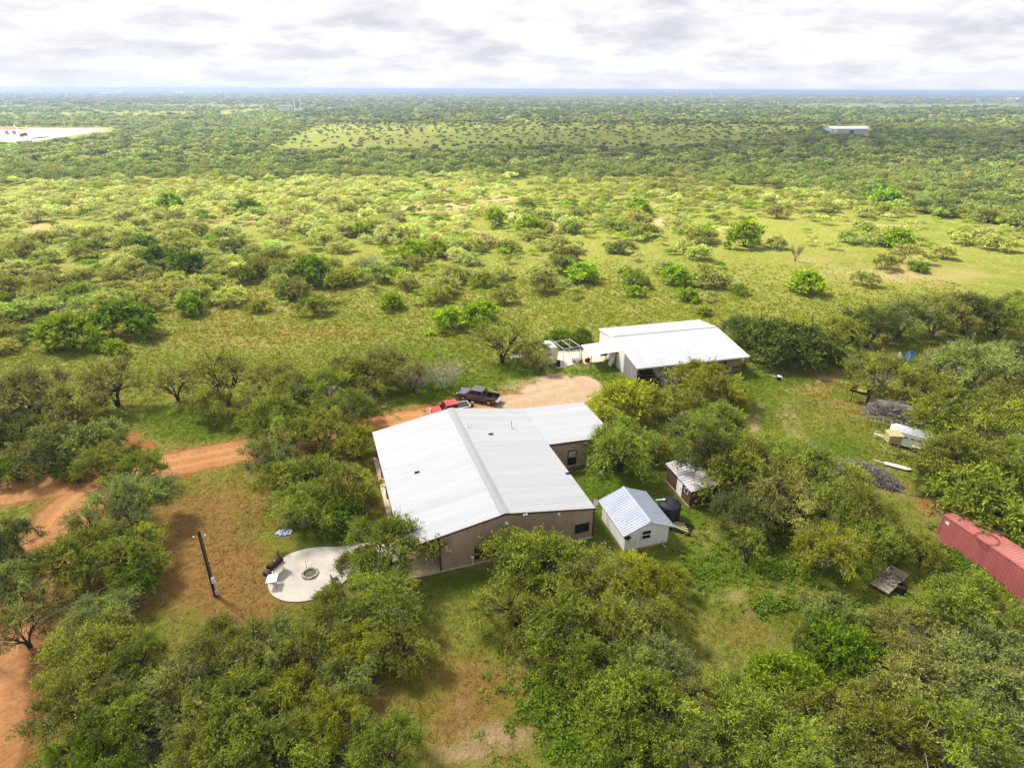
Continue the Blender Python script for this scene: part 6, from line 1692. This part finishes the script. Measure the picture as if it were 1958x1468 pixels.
# keep clear of the yard, barn row and named shrubs
keep &= (v < 660) | (u < 240) & (v < 690)
for x, y, R in TREE_POS: keep &= np.hypot(P[:, 0] - x, P[:, 1] - y) > R * 0.9
for f in field: keep &= np.hypot(P[:, 0] - f[2], P[:, 1] - f[3]) > f[4] * 1.15
keep &= ~((u > 1130) & (u < 1460) & (v > 596))
keep &= ~((v > 560) & (u > 1380) & (v < 720))
P, u, v = P[keep], u[keep], v[keep]
n = len(P)
rr = 1.7 + 2.3 * r.random(n) ** 1.3
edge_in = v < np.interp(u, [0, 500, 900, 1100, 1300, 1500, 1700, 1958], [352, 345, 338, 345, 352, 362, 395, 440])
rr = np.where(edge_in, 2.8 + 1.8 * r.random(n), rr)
kx = r.random(n)
for i in range(n):
    uu, vv = u[i], v[i]
    sunny = vv < 470 and uu < 1000  # sunlit band: its brightness is painted in by picking paler leaf colours
    pb = 0.34 if 700 < uu < 1500 else 0.16
    if edge_in[i]: pb = 0.12
    if kx[i] < pb: k, c = 'b', ('bright' if r.random() < 0.7 else 'deep')
    else:
        k = 'f'; z = r.random()
        c = ('pale' if z < (0.66 if sunny else 0.08) else 'soft' if z < (.92 if sunny else 0.56) else 'olive' if z < 0.78 else 'grey' if z < 0.88 else 'khaki')
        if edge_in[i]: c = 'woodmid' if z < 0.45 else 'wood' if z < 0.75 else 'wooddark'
    R = rr[i] * (0.68 if k == 'b' else 1.0)
    if vv > lane(uu) - 25 and uu > 300: R *= 0.5
    field.append((uu, vv, P[i, 0], P[i, 1], R, k, c, None))
# the 300 that show largest stand as things of their own
size = np.array([f[4] / math.hypot(f[3], HC) + (10 if f[7] else 0) - (5 if (f[0] < -15 or f[0] > PW + 15) else 0) for f in field])
order = np.argsort(-size)
own = [field[i] for i in order[:292]]; rest = [field[i] for i in order[292:]]
WORD = dict(wood='dull olive', woodmid='mid-green', wooddark='dark green', soft='light olive', bright='bright green', deep='deep green', olive='olive', grey='grey-green', khaki='khaki', pale='pale straw-green', mid='mid-green', dark='dark green')
LM = [(f[2], f[3], f[7].split(',')[0]) for f in own if f[7]]
LM = [(x, y, l[0].lower() + l[1:]) for x, y, l in LM]
for u_, v_, lab in ((1520, 500, 'dead brown tree'), (705, 515, 'bare grey bush in the left brush'), (930, 540, 'low bare grey bush in mid pasture'), (60, 752, 'leftmost grey-green mesquite'), (1300, 612, 'barn roof'), (960, 700, 'spreading mesquite over the picnic table'), (1860, 640, 'barn tree row')):
    q = at(u_, v_, 0); LM.append((q[0], q[1], lab))
ORD = ['', 'second ', 'third ', 'fourth ', 'fifth ', 'sixth ', 'seventh ', 'eighth ', 'ninth ', 'tenth ', 'eleventh ', 'twelfth ']
auto = []
for i, f in enumerate(own):
    if f[7]: continue
    ds = [math.hypot(f[2] - x, f[3] - y) for x, y, _ in LM]; j = int(np.argmin(ds)); x, y, lab = LM[j]
    dxx, dyy = f[2] - x, f[3] - y
    ang = math.degrees(math.atan2(dyy, dxx)) % 360
    dirn = ['right of', 'right behind', 'behind', 'left behind', 'left of', 'left in front of', 'in front of', 'right in front of'][int(((ang + 22.5) % 360) // 45)]
    auto.append((j, dirn, f[6], ds[j], i))
auto.sort(); seen = {}; labels = {}
for j, dirn, c, d, i in auto:
    k = seen.get((j, dirn, c), 0); seen[(j, dirn, c)] = k + 1
    f = own[i]; sz = 'small' if f[4] < 1.6 else 'large' if f[4] > 3.0 else 'medium'
    words = f"{sz} {WORD[c]} {'shrub' if f[5] == 'b' else 'feathery shrub'}, {ORD[min(k, 11)]}{dirn} the {LM[j][2]}".split()
    labels[i] = ' '.join(words[:16])
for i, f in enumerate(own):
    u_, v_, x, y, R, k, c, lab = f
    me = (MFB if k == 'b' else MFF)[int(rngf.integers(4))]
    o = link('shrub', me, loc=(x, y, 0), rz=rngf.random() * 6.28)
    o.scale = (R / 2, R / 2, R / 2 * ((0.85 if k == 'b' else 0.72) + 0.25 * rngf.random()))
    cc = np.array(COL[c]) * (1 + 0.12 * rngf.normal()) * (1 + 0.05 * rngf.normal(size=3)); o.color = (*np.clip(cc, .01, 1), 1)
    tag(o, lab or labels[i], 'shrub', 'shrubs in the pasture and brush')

# ------------------------------------------------------------------ the brush and woods beyond: nobody could count them
def proto(seed, nq, ll, lw, wild, R=2.0, H=2.2, low=0.12, ncl=10):
    """light version: leaf clumps over a lobed dome"""
    r = np.random.default_rng(seed)
    nclump = ncl; C_ = []; 
    for i in range(nclump):
        a = r.random() * 6.28; q = math.sqrt(r.random()) * 0.8
        C_.append((R * q * math.cos(a), R * q * math.sin(a), H * (low + (0.80 - low) * math.sqrt(1 - q ** 2.2)) * (0.8 + 0.2 * r.random())))
    C_ = np.array(C_); ci = r.integers(nclump, size=nq)
    d = r.normal(size=(nq, 3)); d[:, 2] = np.abs(d[:, 2]) * 0.9 - 0.15; d /= np.linalg.norm(d, axis=1, keepdims=True)
    P = C_[ci] + d * R * 0.36 * (0.6 + 0.5 * r.random((nq, 1))); P[:, 2] = np.maximum(P[:, 2], 0.05 * H)
    t = np.cross(d, r.normal(size=(nq, 3))); t /= np.linalg.norm(t, axis=1, keepdims=True)
    D = t + d * wild; D /= np.linalg.norm(D, axis=1, keepdims=True)
    S = np.cross(D, d + r.normal(size=(nq, 3)) * 0.35); S /= np.linalg.norm(S, axis=1, keepdims=True)
    l = ll * (0.7 + 0.6 * r.random((nq, 1))); w = lw * (0.7 + 0.6 * r.random((nq, 1)))
    V = np.stack([P - D * l / 2, P + S * w / 2, P + D * l / 2, P - S * w / 2], 1)
    T = np.clip(0.5 + r.normal(size=nclump)[ci] * 0.10 + r.normal(size=nq) * 0.14, 0, 1)
    return V.reshape(-1, 3), np.repeat(T, 4)

def mass(name, items, protos, seed):
    """items: x, y, R, hscale, colour"""
    r = np.random.default_rng(seed); VV = []; TT = []; CC = []
    for x, y, R, hs, c in items:
        V, T = protos[int(r.integers(len(protos)))]
        a = r.random() * 6.28; ca, sa_ = math.cos(a), math.sin(a); s = R / 2
        q = np.empty_like(V); q[:, 0] = (V[:, 0] * ca - V[:, 1] * sa_) * s + x; q[:, 1] = (V[:, 0] * sa_ + V[:, 1] * ca) * s + y; q[:, 2] = V[:, 2] * s * hs
        VV.append(q.astype(np.float32)); TT.append(T)
        CC.append(np.broadcast_to(np.array([c[0], c[1], c[2], 1.0], np.float32), (len(V), 4)))
    V = np.concatenate(VV); n = len(V) // 4
    o = link(name, np_mesh(name, V, np.arange(n * 4).reshape(-1, 4), MT['leafmass'], {'tint': np.concatenate(TT), 'col': np.concatenate(CC)}))
    return o
def jcol(c, r, s=0.12): return np.clip(np.array(COL[c]) * (1 + s * r.normal()) * (1 + 0.05 * r.normal(size=3)), .008, 1)
rj = np.random.default_rng(9)
items = [(f[2], f[3], f[4], 0.72 + 0.28 * rj.random(), jcol(f[6], rj)) for f in rest]
for y_ in np.arange(10, 78, 5.5):
    for sd in (-1, 1):
        for k_ in range(9):
            x_ = sd * ((y_ * 0.92 + 16) * (PW / 2 / F) + 5 + 5.5 * k_) + rj.normal() * 1.2
            if abs(x_ - 44) < 6 and 28 < y_ < 50: continue
            u_, v_ = pix(np.array([x_, y_, 3.0]))
            if -55 < u_ < PW + 55 or rj.random() < 0.12: continue
            items.append((x_, y_ + rj.normal() * 1.2, 2.4 + 1.9 * rj.random(), 0.9 + 0.4 * rj.random(), jcol('mid' if rj.random() < .5 else 'olive', rj)))
mid_protos = [proto(60 + i, 420, 0.42, 0.19, 0.35) for i in range(5)]
o = mass('brush', items, mid_protos, 1)
tag(o, 'mesquite brush scattered thickly over the middle distance behind the pasture', 'brush', kind='stuff')

P, u, v, r = scatter(330, 760, 6.6, 15)
cl_ = fbm(P[:, 0], P[:, 1], 60.0, 19); dd, sav = density(u, v)
keep = r.random(len(P)) < dd * np.clip(0.75 + 0.8 * cl_, 0, 1.3)
P, sav, u, v, cl_ = P[keep], sav[keep], u[keep], v[keep], cl_[keep]
items = []
for i in range(len(P)):
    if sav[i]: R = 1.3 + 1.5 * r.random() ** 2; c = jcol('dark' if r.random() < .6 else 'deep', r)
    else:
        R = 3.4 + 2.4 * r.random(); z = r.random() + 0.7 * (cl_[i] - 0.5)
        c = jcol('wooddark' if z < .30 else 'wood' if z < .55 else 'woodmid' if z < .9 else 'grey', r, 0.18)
        if u[i] < 560 and v[i] > 225: c = c * 1.1  # sunlit left woods: extra brightness put into the leaf colour
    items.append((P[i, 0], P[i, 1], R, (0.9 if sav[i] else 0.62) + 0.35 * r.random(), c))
far_protos = [proto(80 + i, 230, 0.56, 0.33, 0.2, ncl=6) for i in range(5)]
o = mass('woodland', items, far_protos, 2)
tag(o, 'dense mesquite woodland stretching across the far middle distance', 'woodland', kind='stuff')

P, u, v, r = scatter(760, 3800, 13.0, 25)
band = fbm(P[:, 0] * 0.45, P[:, 1], 260.0, 29)
keep = r.random(len(P)) < np.clip((band - 0.36) * 7, 0.06, 1.0) * np.clip(2600 / P[:, 1], 0.45, 1)
keep &= ~((u > 1500) & (v > 196) & (v < 212) & (r.random(len(P)) < 0.85)) & ~((u > 1650) & (v > 219) & (v < 224) & (r.random(len(P)) < 0.9))
keep &= ~((u > 430) & (u < 575) & (v > 212) & (v < 217.5)) & ~((u > 640) & (u < 1000) & (v > 188) & (v < 196) & (r.random(len(P)) < 0.7))
keep &= ~((u < 520) & (v > 190) & (v < 226) & (r.random(len(P)) < 0.6))
P, u, v, band = P[keep], u[keep], v[keep], band[keep]
items = []
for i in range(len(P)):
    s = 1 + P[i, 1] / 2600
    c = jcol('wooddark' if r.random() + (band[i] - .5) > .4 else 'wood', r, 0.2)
    if u[i] < 560 and v[i] > 205: c = jcol('woodmid' if r.random() < .5 else 'olive', r, .2)  # lighter greens paint the sunlight on the left woods
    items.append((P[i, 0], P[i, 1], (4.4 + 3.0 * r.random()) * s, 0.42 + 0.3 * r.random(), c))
vfar = [proto(90 + i, 64, 1.05, 0.68, 0.15, ncl=5) for i in range(5)]
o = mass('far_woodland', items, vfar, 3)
tag(o, 'far woods and fields fading towards the horizon', 'woodland', kind='stuff')

# ------------------------------------------------------------------ grass and weeds
def grass_tufts():
    r = np.random.default_rng(17)
    X, Y = [], []
    P = np.stack([r.uniform(-80, 95, 250000), 16 + 134 * r.random(250000) ** 1.15], -1)
    P = P[np.abs(P[:, 0]) < (P[:, 1] + 12) * 0.92 + 4]
    cv = cover(P[:, 0], P[:, 1])
    hx = (P[:, 0] - HO[0]) * math.cos(HA) + (P[:, 1] - HO[1]) * math.sin(HA); hy = -(P[:, 0] - HO[0]) * math.sin(HA) + (P[:, 1] - HO[1]) * math.cos(HA)
    inh = (hx > -9.2) & (hx < WR + .2) & (hy > -.2) & (hy < HL + .2) | (hx > 8) & (hx < 16.6) & (hy > NOT - .2) & (hy < HL + .2)
    e1, _ = road_fn(P[:, 0], P[:, 1]); e2, _ = drive_fn(P[:, 0], P[:, 1])
    u, v = pix(np.concatenate([P, np.zeros((len(P), 1))], 1))
    pat = (u > 505) & (u < 785) & (v > 1034) & (v < 1155)
    pad = (u > 1050) & (u < 1165) & (v > 664) & (v < 707)
    n = fbm(P[:, 0], P[:, 1], 1.8, 40)
    pr = np.clip(0.25 + 0.9 * n + 0.5 * cv[:, 2] - 1.0 * np.maximum(cv[:, 0], cv[:, 1]), 0, 1) * np.clip((150 - P[:, 1]) / 75, 0, 1)
    k = (r.random(len(P)) < pr) & ~inh & (e1 < 0.45) & (e2 < 0.4) & ~pat & ~pad
    P, cv = P[k], cv[k]; N = len(P)
    nb = 4
    B = np.repeat(P, nb, 0) + r.normal(size=(N * nb, 2)) * 0.09
    D = np.stack([r.normal(size=N * nb) * 0.8, r.normal(size=N * nb) * 0.8, 0.6 + 0.5 * r.random(N * nb)], -1); D /= np.linalg.norm(D, axis=1, keepdims=True)
    lush = np.repeat(cv[:, 2], nb); dist = np.repeat(np.clip(P[:, 1] / 60, 0.8, 2.0), nb)
    V = leaf_quads(np.concatenate([B, np.zeros((N * nb, 1))], 1), D, (0.11 + 0.14 * r.random(N * nb)) * dist, (0.055 + 0.06 * r.random(N * nb)) * dist, r)
    a = np.array([.23, .245, .024]); b = np.array([.125, .205, .010]); c = np.array([.32, .18, .055])
    w = lush[:, None]; y = np.repeat(cv[:, 3], nb)[:, None]
    y = np.clip(y * 1.5, 0, 1); col = (a * (1 - w) + b * w) * (1 - 0.9 * y) + c * 0.9 * y
    col = col * (0.8 + 0.4 * r.random((N * nb, 1)))
    C4 = np.concatenate([np.repeat(col, 4, 0), np.ones((N * nb * 4, 1))], 1)
    o = link('grass', np_mesh('grass', V, np.arange(len(V)).reshape(-1, 4), MT['leafmass'], {'tint': np.full(len(V), 0.48), 'col': C4}))
    tag(o, 'rough tufted grass and weeds over the yard and pasture', 'grass', kind='stuff')
grass_tufts()
def weeds():
    """broad-leaved weeds in the lush spots and along the container"""
    r = np.random.default_rng(27); pts = []
    for u, v, ru, rv, n in ((1170, 1410, 110, 70, 900), (1040, 1330, 60, 50, 300), (1500, 1090, 150, 26, 420), (1870, 1095, 70, 34, 600), (1840, 1060, 60, 24, 400), (1650, 1180, 60, 40, 200), (860, 745, 60, 26, 320), (1450, 1030, 60, 30, 250), (1330, 1090, 60, 40, 200), (1480, 1160, 60, 20, 160), (700, 790, 60, 14, 120)):
        n = int(n * 0.55); a = r.random(n) * 6.28; q = np.abs(r.normal(size=n)) * 0.85
        for aa, qq in zip(a, q):
            p = at(u + ru * qq * math.cos(aa), v + rv * qq * math.sin(aa), 0); pts.append((p[0], p[1]))
    P = np.array(pts); 
    # keep them off the container
    cx = (P[:, 0] - KO[0]) * math.cos(KA) + (P[:, 1] - KO[1]) * math.sin(KA); cy = -(P[:, 0] - KO[0]) * math.sin(KA) + (P[:, 1] - KO[1]) * math.cos(KA)
    P = P[~((cx > -0.2) & (cx < KL + .2) & (cy > -0.15) & (cy < KW + .2))]
    N = len(P); nb = 16
    B = np.repeat(P, nb, 0) + r.normal(size=(N * nb, 2)) * 0.16
    z = 0.05 + 0.28 * r.random(N * nb)
    D = np.stack([r.normal(size=N * nb), r.normal(size=N * nb), 0.5 * r.normal(size=N * nb) + 0.25], -1); D /= np.linalg.norm(D, axis=1, keepdims=True)
    V = leaf_quads(np.concatenate([B, z[:, None]], 1), D, 0.16 + 0.14 * r.random(N * nb), 0.10 + 0.08 * r.random(N * nb), r, 0.6)
    col = np.array([.135, .205, .016]) * (0.75 + 0.5 * r.random((N, 1))); col = np.repeat(col, nb * 4, 0)
    o = link('weeds', np_mesh('weeds', V, np.arange(len(V)).reshape(-1, 4), MT['leafmass'], {'tint': np.clip(0.5 + r.normal(size=N * nb) * .12, 0, 1).repeat(4), 'col': np.concatenate([col, np.ones((len(col), 1))], 1)}))
    tag(o, 'broad-leaved green weeds in the lush spots of the yard', 'weeds', kind='stuff')
weeds()

# ------------------------------------------------------------------ clouds that shade parts of the land (high above, outside the picture)
def cloud_mat():
    m, nt, out = newmat('cloud')
    d = node(nt, 'ShaderNodeBsdfTranslucent', {'Color': (0.95, 0.95, 0.96, 1)}); e = node(nt, 'ShaderNodeBsdfDiffuse', {'Color': (0.9, 0.9, 0.92, 1)})
    mx = node(nt, 'ShaderNodeMixShader', {0: 0.5, 1: d.outputs[0], 2: e.outputs[0]})
    tr = node(nt, 'ShaderNodeBsdfTransparent')
    m2 = node(nt, 'ShaderNodeMixShader', {0: 0.48, 1: tr.outputs[0], 2: mx.outputs[0]})
    nt.links.new(m2.outputs[0], out.inputs[0]); return m
MT['cloud'] = cloud_mat()
def cloud(gx_, gy_, rx, ry, z, label, seed):
    r = np.random.default_rng(seed); c = np.array([gx_, gy_, 0]) + SUN * (z / SUN[2])
    n, k = 40, 14; V_ = []; F_ = []
    for j in range(k + 1):
        th = -PI / 2 + PI * j / k
        for i in range(n):
            a = 2 * PI * i / n
            w = 1 + 0.16 * math.sin(3 * a + seed) + 0.10 * math.sin(7 * a + 2 * seed) + 0.05 * r.normal()
            V_.append((rx * w * math.cos(a) * math.cos(th), ry * w * math.sin(a) * math.cos(th), (60 if th > 0 else 25) * math.sin(th) * (1 + .2 * r.normal())))
    for j in range(k):
        for i in range(n): F_.append((j * n + i, j * n + (i + 1) % n, (j + 1) * n + (i + 1) % n, (j + 1) * n + i))
    m = MB(); m.add(V_, F_)
    o = m.build('cloud', MT['cloud'], loc=tuple(c), smooth=True)
    tag(o, label, 'cloud', kind='structure')
cloud(0, 5, 210, 92, 950, 'grey cloud overhead shading the yard', 1)
cloud(300, 540, 430, 190, 950, 'long grey cloud shading the far woods', 2)
cloud(300, 6500, 7000, 3000, 2500, 'wide grey cloud shading the land towards the horizon', 4)

# ------------------------------------------------------------------ haze
HAZE = True
if HAZE:
    m, nt, out = newmat('haze')
    vol = node(nt, 'ShaderNodeVolumePrincipled', {'Color': (0.46, 0.58, 0.82, 1), 'Density': 0.00023, 'Anisotropy': 0.2})
    nt.links.new(vol.outputs[0], out.inputs['Volume'])
    mb = MB(); mb.box(-10800, 10800, -400, 15800, -1.0, 46.0)
    tag(mb.build('haze', m), kind='stuff')
